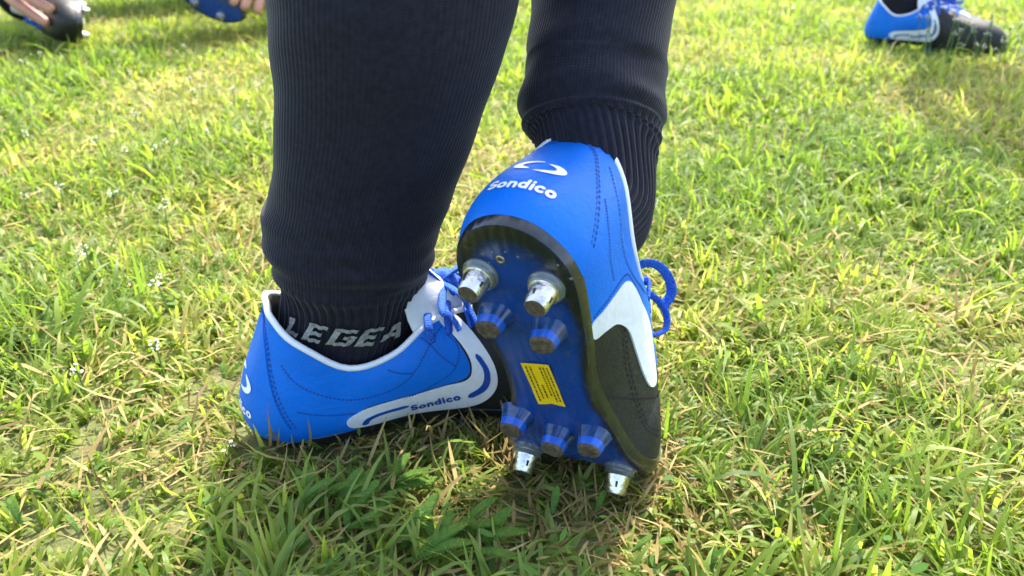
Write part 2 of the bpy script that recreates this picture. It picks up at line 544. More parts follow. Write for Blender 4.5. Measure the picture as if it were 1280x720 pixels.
class ArcMap:
    """Metric coordinates (a along u, b along w) around (u0, w0) of a boot's side."""
    def __init__(s, b, u0, w0, right, slope=0.0):
        s.b, s.u0, s.w0, s.right, s.slope = b, u0, w0, right, slope
        us = np.linspace(u0 - 4, u0 + 4, 321)
        pts = np.array([b.raw(u, w0) for u in us])
        L = np.concatenate([[0], np.cumsum(np.linalg.norm(np.diff(pts, axis=0), axis=1))])
        s.L = L - np.interp(u0, us, L); s.us = us
        s.cache = {}
    def uw(s, a, c):
        u = float(np.interp(a * s.right, s.L, s.us))
        k = round(u, 2)
        if k not in s.cache:
            s.cache[k] = np.linalg.norm(s.b.raw(u, s.w0 + .1) - s.b.raw(u, s.w0 - .1)) / .2
        return u, min(max(s.w0 + (c + s.slope * a) / s.cache[k], 0), 1)

def sheets_to_mesh(am, sheets, scale, cx, cy, off, m, lift=.00004):
    """Put 2d sheets on the boot's surface, each stroke a hair above the one before."""
    V, F = [], []
    for si, (P, T) in enumerate(sheets):
        o = len(V); r = off + (si % 3) * lift
        for x, y in P:
            u, w = am.uw((x - cx) * scale, (y - cy) * scale)
            V.append(am.b.P(u, w, r))
        for t in T:
            F.append(tuple(o + k for k in t))
    return mesh('lettering', V, F, m)

def swirl_sheets():
    """Two facing crescents that make an S between them."""
    out = []
    for sg in (1, -1):
        n = 20; V = []; T = []
        for i in range(n + 1):
            t = i / n
            a = R(56 + (274 - 56) * t)
            thick = math.sin(math.pi * t ** .85) ** .6
            o_ = np.array((-.29 + .60 * math.cos(a), .10 + .34 * math.sin(a)))
            i_ = np.array((-.16 + .40 * math.cos(a), .12 + .14 * math.sin(a)))
            i2 = o_ + (i_ - o_) * (.12 + .88 * thick)
            V += [o_ * sg, i2 * sg]
        for i in range(n):
            T += [(2 * i, 2 * i + 1, 2 * i + 3), (2 * i, 2 * i + 3, 2 * i + 2)]
        out.append((np.array(V), T))
    return out

def dashes(pts_fn, n, width, length, m, name, parent):
    """Row of thread stitches: small humps along a path. pts_fn(t)->(pos, normal) for t in 0..1."""
    V, F = [], []
    for i in range(n):
        t0, t1 = (i + .14) / n, (i + .86) / n
        (p, nr), (q, nq) = pts_fn(t0), pts_fn(t1)
        mid = (p + q) / 2 + (nr + nq) * .5 * .0005
        d = q - p; L = np.linalg.norm(d)
        if L < 1e-7: continue
        d /= L; s = np.cross(d, nr); s = s / (np.linalg.norm(s) + 1e-9) * width / 2
        o = len(V)
        V += [p - s, p + s, mid + s, mid - s, q + s, q - s]
        F += [(o, o + 1, o + 2, o + 3), (o + 3, o + 2, o + 4, o + 5)]
    return V, F

def seam(b, path, n, off=.0006, width=.0009):
    P = smooth_poly(path, False, 10)
    d = np.linalg.norm(np.diff(P * (.03, .07), axis=0), axis=1)
    L = np.concatenate([[0], np.cumsum(d)]); L /= L[-1]
    def fn(t):
        u = float(np.interp(t, L, P[:, 0])); w = float(np.clip(np.interp(t, L, P[:, 1]), 0, 1))
        p = b.P(u, w, off); q = b.P(u, w, off + .002)
        return p, (q - p) / (np.linalg.norm(q - p) + 1e-9)
    return dashes(fn, n, width, 0, None, '', None)

# studs: lathe along -z of the boot
def lathe(prof, n=20, phase=0.0):
    V, F, S = [], [], []
    for r, z in prof:
        for k in range(n):
            a = 2 * math.pi * k / n + phase
            V.append(np.array((r * math.cos(a), r * math.sin(a), z)))
    for i in range(len(prof) - 1):
        for k in range(n):
            F.append((i * n + k, (i + 1) * n + k, (i + 1) * n + (k + 1) % n, i * n + (k + 1) % n)); S.append(i)
    F.append(tuple(reversed([(len(prof) - 1) * n + k for k in range(n)]))); S.append(len(prof) - 1)
    return V, F, S

def metal_stud():
    prof = [(.0098, .002), (.0098, -.0016), (.0090, -.0022), (.0086, -.0034), (.0090, -.0040), (.0080, -.0052), (.0072, -.0056), (.0070, -.0066), (.0058, -.0158), (.0053, -.0166), (.0046, -.0164)]
    V, F, S = lathe(prof, 24)
    mi = [0 if s < 5 else (1 if s < 9 else 2) for s in S]
    # spanner slots in the side of the tip
    for a in (0.6, 0.6 + math.pi / 2, 0.6 + math.pi, 0.6 + 1.5 * math.pi):
        o = len(V)
        c, sn = math.cos(a), math.sin(a)
        for (dz, dw) in ((-.0094, -.0007), (-.0094, .0008), (-.0128, .0008), (-.0128, -.0004)):
            r = .0070 - .0012 * ((-.0066 - dz) / .0092) + .00012
            V.append(np.array((c * r - sn * dw, sn * r + c * dw, dz)))
        F.append((o, o + 3, o + 2, o + 1)); mi.append(3)
    return V, F, mi, [M['clear'], M['alu'], M['dirt'], M['hole']]

def plastic_stud():
    prof = [(.0110, .001), (.0100, -.0012), (.0084, -.0060), (.0080, -.0072), (.0069, -.0116), (.0064, -.0128), (.0054, -.0133), (.0030, -.0130)]
    V, F, S = lathe(prof, 16, .2)
    mi = [0 if s < 3 else (1 if s < 4 else 2) for s in S]
    # squared-off flanks with rounded corners, a little mud knocked off the tip
    V = [np.array((v[0] * (1 - .07 * math.cos(2 * math.atan2(v[1], v[0])) - .05 * math.cos(4 * math.atan2(v[1], v[0]))), v[1], v[2] + (random.uniform(-.0004, .0004) if v[2] < -.0126 else 0))) * np.array((.92, 1.0, 1)) for v in V]
    return V, F, mi, [M['cleardark'], M['sblue'], M['dirt'], M['hole']]

STUDS = [('m', .032, .0175), ('m', .036, -.0175), ('p', .060, .0165), ('p', .066, -.0125),
         ('p', .143, .0245), ('p', .154, .001), ('p', .148, -.0225),
         ('m', .179, .0275), ('m', .184, -.0305), ('m', .236, .027), ('m', .230, -.024)]

def outsole_mesh(b):
    """Plate with a raised rim that cups the upper; vertex attribute 'rim'."""
    V, F, A = [], [], []
    nu = 132
    # rim height by index (heel cup high, waist wavy, forefoot lower)
    RH = np.array([.0008, .0008, .0010, .0010, .0010, .0010, .0014, .0020, .0024, .0028, .0034, .0040], float)
    RHA = np.array([RH[i] if i <= 11 else RH[22 - i] for i in range(22)])
    rows = 9
    for i in range(nu):
        u = 22 * i / nu
        c, n = outline(u); n = n * _SGN
        rh = float(crom(RHA.reshape(-1, 1), u, True)[0])
        prof = []
        # top of rim sits on the upper surface
        wr = rh / .075
        up = b.raw(u, min(wr, .3)); n3 = np.array((n[0], n[1], 0))
        prof.append((up + n3 * .0002 + np.array((0, 0, .0006)), 1.0))
        prof.append((up + n3 * .0010, 1.0))
        prof.append((np.array((c[0], c[1], min(.0012, rh * .5))) + n3 * .0013, 1.0))
        prof.append((np.array((c[0], c[1], -.0034)) + n3 * .0008, .97))
        prof.append((np.array((c[0], c[1], -.0060)) - n3 * .0005, .92))
        cx = np.array((min(max(c[0], .034), .24), 0.0 if c[0] < .2 else .006))
        dv = np.array(c) - cx; dl = np.linalg.norm(dv)
        fi = 1.0 if c[0] < .04 else max(.42, 1 - (c[0] - .04) * 30)
        for ins, k, rim in ((.006 * fi, .80, .90), (.012 * fi, .62, .55), (.018 * fi, .42, .25), (.030, .2, .05)):
            q = cx + dv * max(k * .9, 1 - ins / dl) if ins < .022 * fi else cx + dv * k
            rim = min(1, rim + .22 * max(0, 1 - c[0] / .07))
            prof.append((np.array((q[0], q[1], -.0066 - (.0008 if .1 < c[0] < .13 else 0))), rim))
        for p, r_ in prof:
            V.append(b.deform(p)); A.append(r_)
    K = 9
    for i in range(nu):
        k = (i + 1) % nu
        for j in range(K - 1):
            F.append((i * K + j, k * K + j, k * K + j + 1, i * K + j + 1))
    # central strip: pair the two sides
    ctr = []
    for i in range(nu // 2 + 1):
        a_, c_ = i, (nu - i) % nu
        ctr.append((a_ * K + K - 1, c_ * K + K - 1))
    for i in range(nu // 2):
        (a0, c0), (a1, c1) = ctr[i], ctr[i + 1]
        q = []
        for v in (a0, a1, c1, c0):
            if v not in q: q.append(v)
        if len(q) >= 3: F.append(tuple(q))
    me = mesh('outsole', V, flipfaces(F, b.side), M['sole'], sharp=45)
    bm = bmesh.new(); bm.from_mesh(me); bmesh.ops.recalc_face_normals(bm, faces=bm.faces[:])
    bm.to_mesh(me); bm.free()
    at = me.attributes.new('rim', 'FLOAT', 'POINT')
    at.data.foreach_set('value', A)
    return me

def line_poly(pts, hw):
    """A bent strip as polygon."""
    P = smooth_poly(pts, False, 6)
    d = np.gradient(P * (.03, .07), axis=0); d /= np.linalg.norm(d, axis=1)[:, None]
    n = np.stack([-d[:, 1] / .03, d[:, 0] / .07], 1)
    e = np.minimum(1, np.minimum(np.arange(len(P)), np.arange(len(P))[::-1]) / 1.5 + .35)[:, None]
    return np.concatenate([P + n * hw * e, (P - n * hw * e)[::-1]])

def build_boot(parent, mtx, side, bend=0.0, detail=True, lace_style='bow', label=None, logo=True, x0=.135, x1=.225):
    b = Boot(side, bend, x0, x1, .002 if bend else -.008)
    root = obj('boot', upper_mesh(b, M['black']), parent)
    root.matrix_local = mtx
    if label: root['label'] = label
    # blue quarter: from the medial flash round the heel to the lateral flash
    qpoly = [(-2.95, 0), (-2, 0), (-1, 0), (0, 0), (1, 0), (2, 0), (2.6, 0), (3.06, 0), (3.05, .15), (3.10, .40), (3.28, .57), (3.6, .63), (4.1, .62), (4.8, .575), (5.35, .51), (5.75, .56), (6.1, .72), (6.5, .88), (6.8, .985),
             (6.0, .992), (5, .992), (4, .992), (3, .992), (2, .992), (1, .992), (0, .992), (-1, .992), (-2, .992), (-3, .992), (-4, .992), (-4.6, .992), (-5.2, .985),
             (-5.46, .80), (-5.53, .62), (-5.45, .47), (-5.2, .39), (-4.7, .385), (-4.2, .40), (-3.7, .41), (-3.2, .385), (-2.9, .22)]
    panel(b, qpoly, .0006, M['blue'], root, 'quarter')
    # medial flash: starts low behind the arch, sweeps forward and up to the laces
    panel(b, [(-2.9, .10), (-2.85, .24), (-3.2, .36), (-3.7, .385), (-4.2, .375), (-4.75, .365), (-5.25, .37), (-5.5, .48), (-5.58, .62), (-5.5, .78), (-5.25, .975), (-5.62, .975), (-5.9, .82), (-5.98, .62), (-5.9, .42), (-5.65, .24), (-5.2, .09), (-4.6, .045), (-3.7, .035), (-3.2, .05)], .0011, M['white'], root, 'flash')
    # lateral flash: climbs from the sole and turns forward under the eyelets
    panel(b, [(2.98, .01), (2.95, .15), (3.02, .40), (3.2, .61), (3.55, .69), (4.1, .69), (4.8, .64), (5.3, .56), (5.62, .46), (5.35, .37), (4.9, .36), (4.4, .40), (4.0, .425), (3.7, .40), (3.42, .31), (3.28, .16), (3.22, .02)], .0011, M['white'], root, 'flash')
    # flash piping in blue on the medial side
    panel(b, line_poly([(-3.12, .10), (-3.2, .19), (-3.45, .235), (-3.9, .235)], .0016), .00150, M['blueprint'], root, 'flash_stripe', step=.002, smooth=False)
    panel(b, line_poly([(-5.12, .20), (-5.5, .29), (-5.72, .43), (-5.74, .58)], .0016), .00150, M['blueprint'], root, 'flash_stripe', step=.002, smooth=False)
    # heel counter overlay
    panel(b, [(-2.15, .005), (-1.85, .2), (-1.55, .42), (-1.22, .63), (-.85, .80), (-.4, .875), (0, .89), (.4, .875), (.85, .80), (1.22, .63), (1.55, .42), (1.85, .2), (2.15, .005), (1, .004), (0, .004), (-1, .004)], .0014, M['blue'], root, 'heel_counter')
    # collar binding
    us = np.linspace(-11, 11, 120)
    cb = [b.P(u, 1.0) for u in us]
    V, F = tube(cb, .0021, n=8, cap=False)
    obj('collar_binding', mesh('collar_binding', V, F, M['white']), root)
    # outsole, pins, studs
    so = obj('outsole', outsole_mesh(b), root)
    for kind, sx, sy in STUDS:
        V, F, mi, ms = metal_stud() if kind == 'm' else plastic_stud()
        rot = random.uniform(0, 6.28) if kind == 'm' else random.uniform(-.2, .2)
        VV = []
        cs, sn = math.cos(rot), math.sin(rot)
        # rigid: take the frame at the stud's foot
        o0 = b.deform(np.array((sx, sy, -.0060))); ox = b.deform(np.array((sx + .001, sy, -.0060))) - o0
        ox /= np.linalg.norm(ox); oy = np.array((0, 1.0, 0)); oz = np.cross(ox, oy)
        for v in V:
            x, y = v[0] * cs - v[1] * sn, v[0] * sn + v[1] * cs
            VV.append(o0 + ox * x + oy * y + oz * v[2])
        s = obj('stud', mesh('stud', VV, F, ms, mi, sharp=35), root)
        s['label'] = 'screw-in stud with silver metal tip' if kind == 'm' else 'moulded stud with blue band and muddy tip'
    if detail:
        V, F, S = lathe([(.0024, .0005), (.0024, -.0010), (.0016, -.0012), (.0014, -.0004)], 14)
        o0 = b.deform(np.array((.0215, .004, -.0060)))
        obj('heel_pin', mesh('heel_pin', [v + o0 for v in V], F, M['brass']), root)
        parts = []
        for (dx, dy) in ((.019, .013), (.0175, .0075), (.0165, .0), (.019, -.006), (.0245, .011), (.030, -.031), (.022, -.026)):
            V, F, S = lathe([(.0009, .0005), (.0008, -.0006), (.0004, -.0008)], 6)
            o0 = b.deform(np.array((dx, dy, -.0060)))
            parts.append(([v + o0 for v in V], F))
        V, F = join(parts)
        o = obj('sole_nib', mesh('sole_nib', V, F, M['clear']), root); o['kind'] = 'stuff'
        # yellow sticker on the waist
        def sf(x, y, off=0.0):
            return b.deform(np.array((x, y, -.0060 - .0014 - off)))
        cx, cy, hx, hy, ang = .110, .0005, .0165, .0085, R(-6)
        ca, sa = math.cos(ang), math.sin(ang)
        def st(a, c, o_):
            return sf(cx + a * hx * ca - c * hy * sa, cy + a * hx * sa + c * hy * ca, o_)
        Vs, Fs = [], []
        for i in range(9):
            for j in range(5):
                a, c = -1 + i / 4, -1 + j / 2
                # a torn notch at the toe end
                if i == 8 and j == 2: a -= .06
                curl = .0002 + .0005 * (abs(c) ** 3) * (1 if a > .4 else .2)
                Vs.append(st(a, c, curl))
        for i in range(8):
            for j in range(4):
                Fs.append((i * 5 + j, (i + 1) * 5 + j, (i + 1) * 5 + j + 1, i * 5 + j + 1))
        sm_ = mesh('sticker', Vs, Fs, M['yellow'])
        stk = obj('sticker', sm_, root)
        # small printed lines run along the sticker
        Vp, Fp = [], []
        for c, segs in ((.72, 15), (.42, 13), (.08, 6), (-.28, 12), (-.52, 14), (-.78, 13)):
            a = -.86
            for k in range(segs):
                w_ = random.uniform(.04, .14)
                if c == .08: a = max(a, .0)
                if a + w_ > .86: break
                o = len(Vp); h_ = .10 if c != .08 else .13
                for (x, y) in ((a, c - h_ / 2), (a + w_, c - h_ / 2), (a + w_, c + h_ / 2), (a, c + h_ / 2)):
                    Vp.append(st(x, y, .00045 + .0005 * (abs(y) ** 3) * (1 if x > .4 else .2)))
                Fp.append((o, o + 1, o + 2, o + 3)); a += w_ + .035
        o = obj('sticker_print', mesh('sticker_print', Vp, Fp, M['ink']), root); o['kind'] = 'stuff'
        # seams
        SE = [[(-1.98, .2), (-1.68, .42), (-1.36, .63), (-.98, .82), (-.5, .91), (0, .925), (.5, .91), (.98, .82), (1.36, .63), (1.68, .42), (1.98, .2)],
              [(1.45, .84), (1.9, .72), (2.5, .64), (3.2, .72), (4.0, .80), (5.0, .80)],
              [(1.66, .55), (2.0, .44), (2.4, .38), (2.8, .40)],
              [(2.9, .05), (2.88, .15), (2.94, .42), (3.12, .64), (3.55, .71), (4.1, .70), (4.8, .64), (5.4, .57)],
              [(-1.6, .74), (-2.2, .60), (-2.9, .54), (-3.6, .56), (-4.3, .66), (-4.9, .80), (-5.3, .90)],
              [(-2.0, .38), (-2.5, .34), (-3.0, .33)],
              [(-4.71, .93), (-4.89, .80), (-5.02, .65), (-5.20, .52)],
              [(-4.3, .66), (-4.0, .76), (-3.8, .86)],
              [(-5.37, .80), (-5.48, .70), (-5.36, .58), (-4.98, .47), (-4.23, .40), (-3.35, .36)]]
        V, F = join([seam(b, s, int(14 + 11 * abs(s[0][0] - s[-1][0]) + 10 * abs(s[0][1] - s[-1][1]))) for s in SE]
                    + [seam(b, [(u_ * .955, w_ * .985 - .003) for u_, w_ in SE[0]], 60)])
        o = obj('stitching', mesh('stitching', V, F, M['stitch']), root); o['kind'] = 'stuff'
        SB = [[(3.6, .40), (4.0, .33), (4.6, .24), (5.4, .18), (6.4, .18)], [(3.75, .41), (4.12, .35), (4.7, .265), (5.5, .205), (6.4, .21)],
              [(4.35, .05), (4.7, .16), (5.1, .26), (5.6, .36), (6.1, .46)],
              [(-7.45, .5), (-7.5, .7), (-7.3, .88), (-7.0, .97)], [(-7.9, .3), (-7.95, .6), (-7.8, .85)], [(8.4, .2), (8.4, .6), (8.0, .9)]]
        V, F = join([seam(b, s, 26, off=.0002) for s in SB])
        o = obj('vamp_stitching', mesh('vamp_stitching', V, F, M['bstitch']), root); o['kind'] = 'stuff'
    if logo:
        tx, wd = stroke_ribbons('Sondico', hw=.150, gap=.02)
        right = 1 if side > 0 else -1
        right_u = right
        am = ArcMap(b, .12 * side, .235, right_u)
        sc = .036 / wd
        obj('heel_lettering', sheets_to_mesh(am, tx, sc, wd / 2, .5, .0018, M['print']), root)
        am2 = ArcMap(b, .12 * side, .45, right_u)
        obj('heel_emblem', sheets_to_mesh(am2, swirl_sheets(), .0165, 0, 0, .0018, M['print']), root)
        # wordmark on the medial flash; reads heel to toe on a left boot, toe to heel on a right one
        tx, wd = stroke_ribbons('Sondico', hw=.165, gap=.06)
        am3 = ArcMap(b, -4.46, .195, -1 if side < 0 else 1, slope=.10 if side < 0 else -.10)
        obj('side_lettering', sheets_to_mesh(am3, tx, .0345 / wd, wd / 2, .5, .00155, M['blueprint']), root)
    # tongue
    TP = np.array([(.206, 0, .051), (.185, 0, .062), (.160, 0, .072), (.140, 0, .081), (.125, 0, .090), (.117, 0, .102), (.114, 0, .112)], float)
    TW = np.array([.010, .013, .020, .027, .030, .025, .019])
    V, F = [], []
    n1, n2 = 25, 9
    for lay in (0, 1):
        for i in range(n1):
            t = 6 * i / (n1 - 1)
            c = crom(TP, t); hw = float(crom(TW.reshape(-1, 1), t)[0])
            tg = crom(TP, min(t + .1, 6)) - crom(TP, max(t - .1, 0)); tg /= np.linalg.norm(tg)
            nr = np.array((-tg[2], 0, tg[0])); nr = nr if nr[2] > 0 or nr[0] > 0 else -nr
            if nr[0] < 0 and nr[2] < .2: nr = -nr
            for j in range(n2):
                s_ = -1 + 2 * j / (n2 - 1)
                th = .0022 * (1 - s_ ** 4) + .0004
                p = c + np.array((0, s_ * hw * (1 - .12 * s_ * s_), 0)) - nr * .023 * s_ * s_ * (hw / .030) - np.array((0, 0, .014)) * s_ ** 4 * max(0, 1 - abs(t - 4) / 2) + nr * (th if lay == 0 else -th)
                V.append(b.deform(p))
    for lay in (0, 1):
        o = lay * n1 * n2
        for i in range(n1 - 1):
            for j in range(n2 - 1):
                q = (o + i * n2 + j, o + i * n2 + j + 1, o + (i + 1) * n2 + j + 1, o + (i + 1) * n2 + j)
                F.append(q if lay else tuple(reversed(q)))
    h = n1 * n2
    for i in range(n1 - 1):
        for j in (0, n2 - 1):
            F.append((i * n2 + j, (i + 1) * n2 + j, h + (i + 1) * n2 + j, h + i * n2 + j))
    for j in range(n2 - 1):
        F.append(((n1 - 1) * n2 + j, (n1 - 1) * n2 + j + 1, h + (n1 - 1) * n2 + j + 1, h + (n1 - 1) * n2 + j))
    me = mesh('tongue', V, F, M['white'])
    bm = bmesh.new(); bm.from_mesh(me); bmesh.ops.recalc_face_normals(bm, faces=bm.faces[:]); bm.to_mesh(me); bm.free()
    obj('tongue', me, root)
    # laces: criss-cross rows, then a bow
    D = lambda *p: b.deform(np.array(p, float))
    parts = []
    EY = [4.95, 5.45, 6.0, 6.8, 7.7]
    for i in range(len(EY)):
        for sg in (1, -1):
            j = min(i + 1, len(EY) - 1)
            a0 = b.P(sg * EY[i], .80, .0004); a1 = b.P(sg * EY[i], .90, .0026)
            zz = .0045
            c0 = b.P(sg * EY[i], 1.0, .003)
            t_ = b.P(-sg * EY[j], 1.0, .003)
            mid = (c0 + t_) / 2 + np.array((0, 0, 1.0)) * (.004 + .0016 * sg)
            pth = smooth_poly([a0, a1, c0, mid, t_, b.P(-sg * EY[j], .90, .0026), b.P(-sg * EY[j], .80, .0004)], False, 5)
            parts.append(tube(pth, .0029, .0011, up=b.P(sg * EY[i], .95, .01) - a1, n=8))
    V, F = join(parts)
    obj('lace', mesh('lace', V, F, M['lace']), root)
    if lace_style:
        kp = []
        def strand(pts, a=.0030, bb=.0013, up=(0, .3, 1)):
            dz = -.014 if lace_style == 'bow' else .004
            pp = [D(q[0] + .002, q[1], q[2] + dz) for q in pts]
            kp.append(tube(smooth_poly(pp, False, 8), a, bb, up=up, n=8))
        strand([(.120, -.008, .093), (.124, -.009, .100), (.130, -.003, .105), (.135, .006, .101), (.130, .010, .094), (.124, .006, .092)], .0035, .0020)
        strand([(.132, .008, .094), (.137, .002, .101), (.131, -.006, .104), (.125, -.004, .097)], .0033, .0019)
        ys = 1
        if lace_style == 'bow':
            strand([(.130, .000, .102), (.144, .006, .113), (.160, .010, .113), (.166, .006, .104), (.152, .003, .100), (.132, .002, .100)])
            strand([(.129, .002, .101), (.146, -.010, .106), (.170, -.016, .103), (.176, -.012, .096), (.160, -.006, .096), (.134, -.002, .099)])
            for (u1, w1, ln) in ((-5.62, .80, .0), (-6.15, .70, .004)):
                k0 = D(.131, .003, .087)
                pp = [k0, b.P(u1 + .35, 1.0, .010 + ln), b.P(u1 + .15, .95, .006), b.P(u1, w1 + .07, .0035), b.P(u1 - .05, w1, .0022)]
                kp.append(tube(smooth_poly(pp, False, 8), .0027, .0012, up=b.P(u1, .9, .01) - b.P(u1, .9), n=8))
            strand([(.127, .002, .100), (.112, .010, .118), (.102, .016, .128)])
            strand([(.128, -.003, .100), (.132, -.018, .095), (.146, -.034, .075), (.152, -.040, .055)])
        else:
            strand([(.130, -.002, .101), (.120, -.020, .108), (.126, -.031, .110), (.140, -.036, .106), (.147, -.031, .096)], .0034, .0009)
            strand([(.130, -.004, .100), (.136, -.020, .100), (.146, -.033, .096), (.154, -.036, .086), (.152, -.030, .076)], .0030, .0013)
            strand([(.129, .003, .101), (.140, .020, .104), (.160, .026, .100), (.150, .012, .098), (.134, .003, .100)])
        V, F = join(kp)
        obj('lace_bow', mesh('lace_bow', V, F, M['lace']), root)
    return root, b

# ------------------------------------------------------------------ socks
class Sock:
    """rings: list of (center, forward half-depth, side half-width); fwd: heading of the foot."""
    def __init__(s, rings, fwd, rib_to, rib_amp=.0011, nribs=46, folds=(), seed=0):
        s.C = np.array([r[0] for r in rings], float)
        s.A = np.array([[r[1], r[2]] for r in rings], float)
        s.f = np.array((*fwd, 0.0)); s.f /= np.linalg.norm(s.f)
        s.rib_to, s.amp, s.nr, s.folds = rib_to, rib_amp, nribs, folds
        rr = np.random.default_rng(seed)
        s.ph = rr.uniform(0, 6.28, 12)
    def P(s, th, t, off=0.0):
        c = crom(s.C, t); a = crom(s.A, t)
        tg = crom(s.C, min(t + 2.2, len(s.C) - 1)) - crom(s.C, max(t - 2.2, 0))
        tg /= np.linalg.norm(tg)
        f = s.f - tg * np.dot(s.f, tg); f /= np.linalg.norm(f)
        sd = np.cross(f, tg)
        r = 1.0
        # soft irregularity and horizontal wrinkles
        w = .0010 * math.sin(2 * th + s.ph[0] + t) + .0008 * math.sin(3 * th + s.ph[1] - 1.7 * t) + .0006 * math.sin(5 * th + s.ph[3] + 3.1 * t) * math.sin(2.3 * t + s.ph[4])
        for (t0, wd, amp, tilt) in s.folds:
            d = (t - t0 - tilt * math.cos(th + s.ph[2])) / wd
            w += amp * math.exp(-d * d)
        if t < s.rib_to:
            k = min(1, (s.rib_to - t) / .8)
            w += s.amp * k * (abs(math.sin(s.nr * th * .5 + .35 * math.sin(t * 3))) * 2 - 1.9)
        x, y = a[0] * math.cos(th), a[1] * math.sin(th)
        e = np.array((math.cos(th), math.sin(th)))
        return c + f * (x + e[0] * (w + off)) + sd * (y + e[1] * (w + off))
    def mesh(s, nth=368, nt=150, t0=0.0, t1=None):
        t1 = len(s.C) - 1 if t1 is None else t1
        V = np.zeros(((nt + 1) * nth, 3)); UV = []
        for j in range(nt + 1):
            t = t0 + (t1 - t0) * j / nt
            for i in range(nth):
                V[j * nth + i] = s.P(2 * math.pi * i / nth, t)
        z = np.concatenate([[0], np.cumsum(np.linalg.norm(np.diff(np.array([crom(s.C, t0 + (t1 - t0) * j / nt) for j in range(nt + 1)]), axis=0), axis=1))])
        F = []; LU = []
        for j in range(nt):
            for i in range(nth):
                k = (i + 1) % nth
                F.append((j * nth + i, j * nth + k, (j + 1) * nth + k, (j + 1) * nth + i))
                a, c = i / nth, (i + 1) / nth
                LU += [a, z[j], c, z[j], c, z[j + 1], a, z[j + 1]]
        me = mesh('sock', V, F, M['sock'])
        uv = me.uv_layers.new(name='UVMap')
        uv.data.foreach_set('uv', LU)
        bm = bmesh.new(); bm.from_mesh(me); bmesh.ops.recalc_face_normals(bm, faces=bm.faces[:])
        bm.to_mesh(me); bm.free()
        return me

# ------------------------------------------------------------------ bodies: one skinned surface
def skin_mesh(name, nodes, edges, m, parent, sub=2, root_i=0):
    """nodes: list of (x, y, z, r)."""
    me = bpy.data.meshes.new(name)
    me.from_pydata([n[:3] for n in nodes], edges, [])
    me.materials.append(m)
    o = obj(name, me, parent)
    md = o.modifiers.new('skin', 'SKIN')
    me.skin_vertices[0].data[root_i].use_root = True
    for i, n in enumerate(nodes):
        me.skin_vertices[0].data[i].radius = (n[3], n[3] if len(n) < 5 else n[4])
    md.use_smooth_shade = True
    if sub:
        s = o.modifiers.new('sub', 'SUBSURF'); s.levels = sub; s.render_levels = sub
    return o

# ================================================================== PERSON in the middle
def frame(xa, za, loc):
    x = Vector(xa).normalized(); z = Vector(za); z = (z - x * z.dot(x)).normalized()
    y = z.cross(x)
    m = Matrix((x, y, z)).transposed().to_4x4()
    m.translation = Vector(loc)
    return m

PERSON_LOC = Vector((0.0, 0.45, 0.0))
# body: two legs inside the socks up to the thighs, hips and trunk above the picture
def person_body(name, la, lb, hip, parent_loc, lean=(0, 0)):
    """la / lb: ankle, mid calf, knee points with radii (world); hip: pelvis point."""
    L = Vector(parent_loc)
    nodes = [(*(Vector(hip) - L), .125, .10)]
    edges = []
    hv = Vector(hip)
    acr = (Vector(lb[2][:3]) - Vector(la[2][:3])); acr.z = 0
    acr = acr.normalized() if acr.length > 1e-4 else Vector((1, 0, 0))
    for leg, sg in ((la, -1), (lb, 1)):
        th = hv + acr * sg * .085 + Vector((0, 0, -.07))
        kn = Vector(leg[2][:3]); md_ = (th * .55 + kn * .45)
        i = len(nodes)
        nodes += [(*(th - L), .085), (*(md_ - L), .070)]
        edges += [(0, i), (i, i + 1)]
        prev = i + 1
        for (x, y, z, r) in reversed(leg):
            nodes.append((x - L.x, y - L.y, z - L.z, r)); edges.append((prev, len(nodes) - 1)); prev = len(nodes) - 1
    lx, ly = lean
    i = len(nodes)
    tr = [(0, .0, .14, .115, .09), (lx * .5, ly * .5, .32, .135, .10), (lx, ly, .47, .085, .075), (lx * 1.15, ly * 1.15, .56, .055), (lx * 1.25, ly * 1.25, .63, .06), (lx * 1.3, ly * 1.3, .71, .085), (lx * 1.3, ly * 1.3, .80, .075)]
    for k, t in enumerate(tr):
        p = hv + Vector(t[:3]) - L
        nodes.append((*p, *t[3:])); edges.append((0 if k == 0 else i + k - 1, i + k))
    for sg in (-1, 1):
        sh = hv + Vector((lx, ly, .475)) + acr * sg * .185
        el = hv + Vector((lx, ly, .20)) + acr * sg * .24
        wr = hv + Vector((lx, ly, -.02)) + acr * sg * .24 + Vector((0, .06, 0))
        hd = wr + Vector((0, .02, -.10))
        j = len(nodes)
        for p, r in ((sh, .050), (el, .040), (wr, .028), (hd, .03)):
            nodes.append((*(p - L), r))
        edges += [(i + 2, j), (j, j + 1), (j + 1, j + 2), (j + 2, j + 3)]
    return nodes, edges

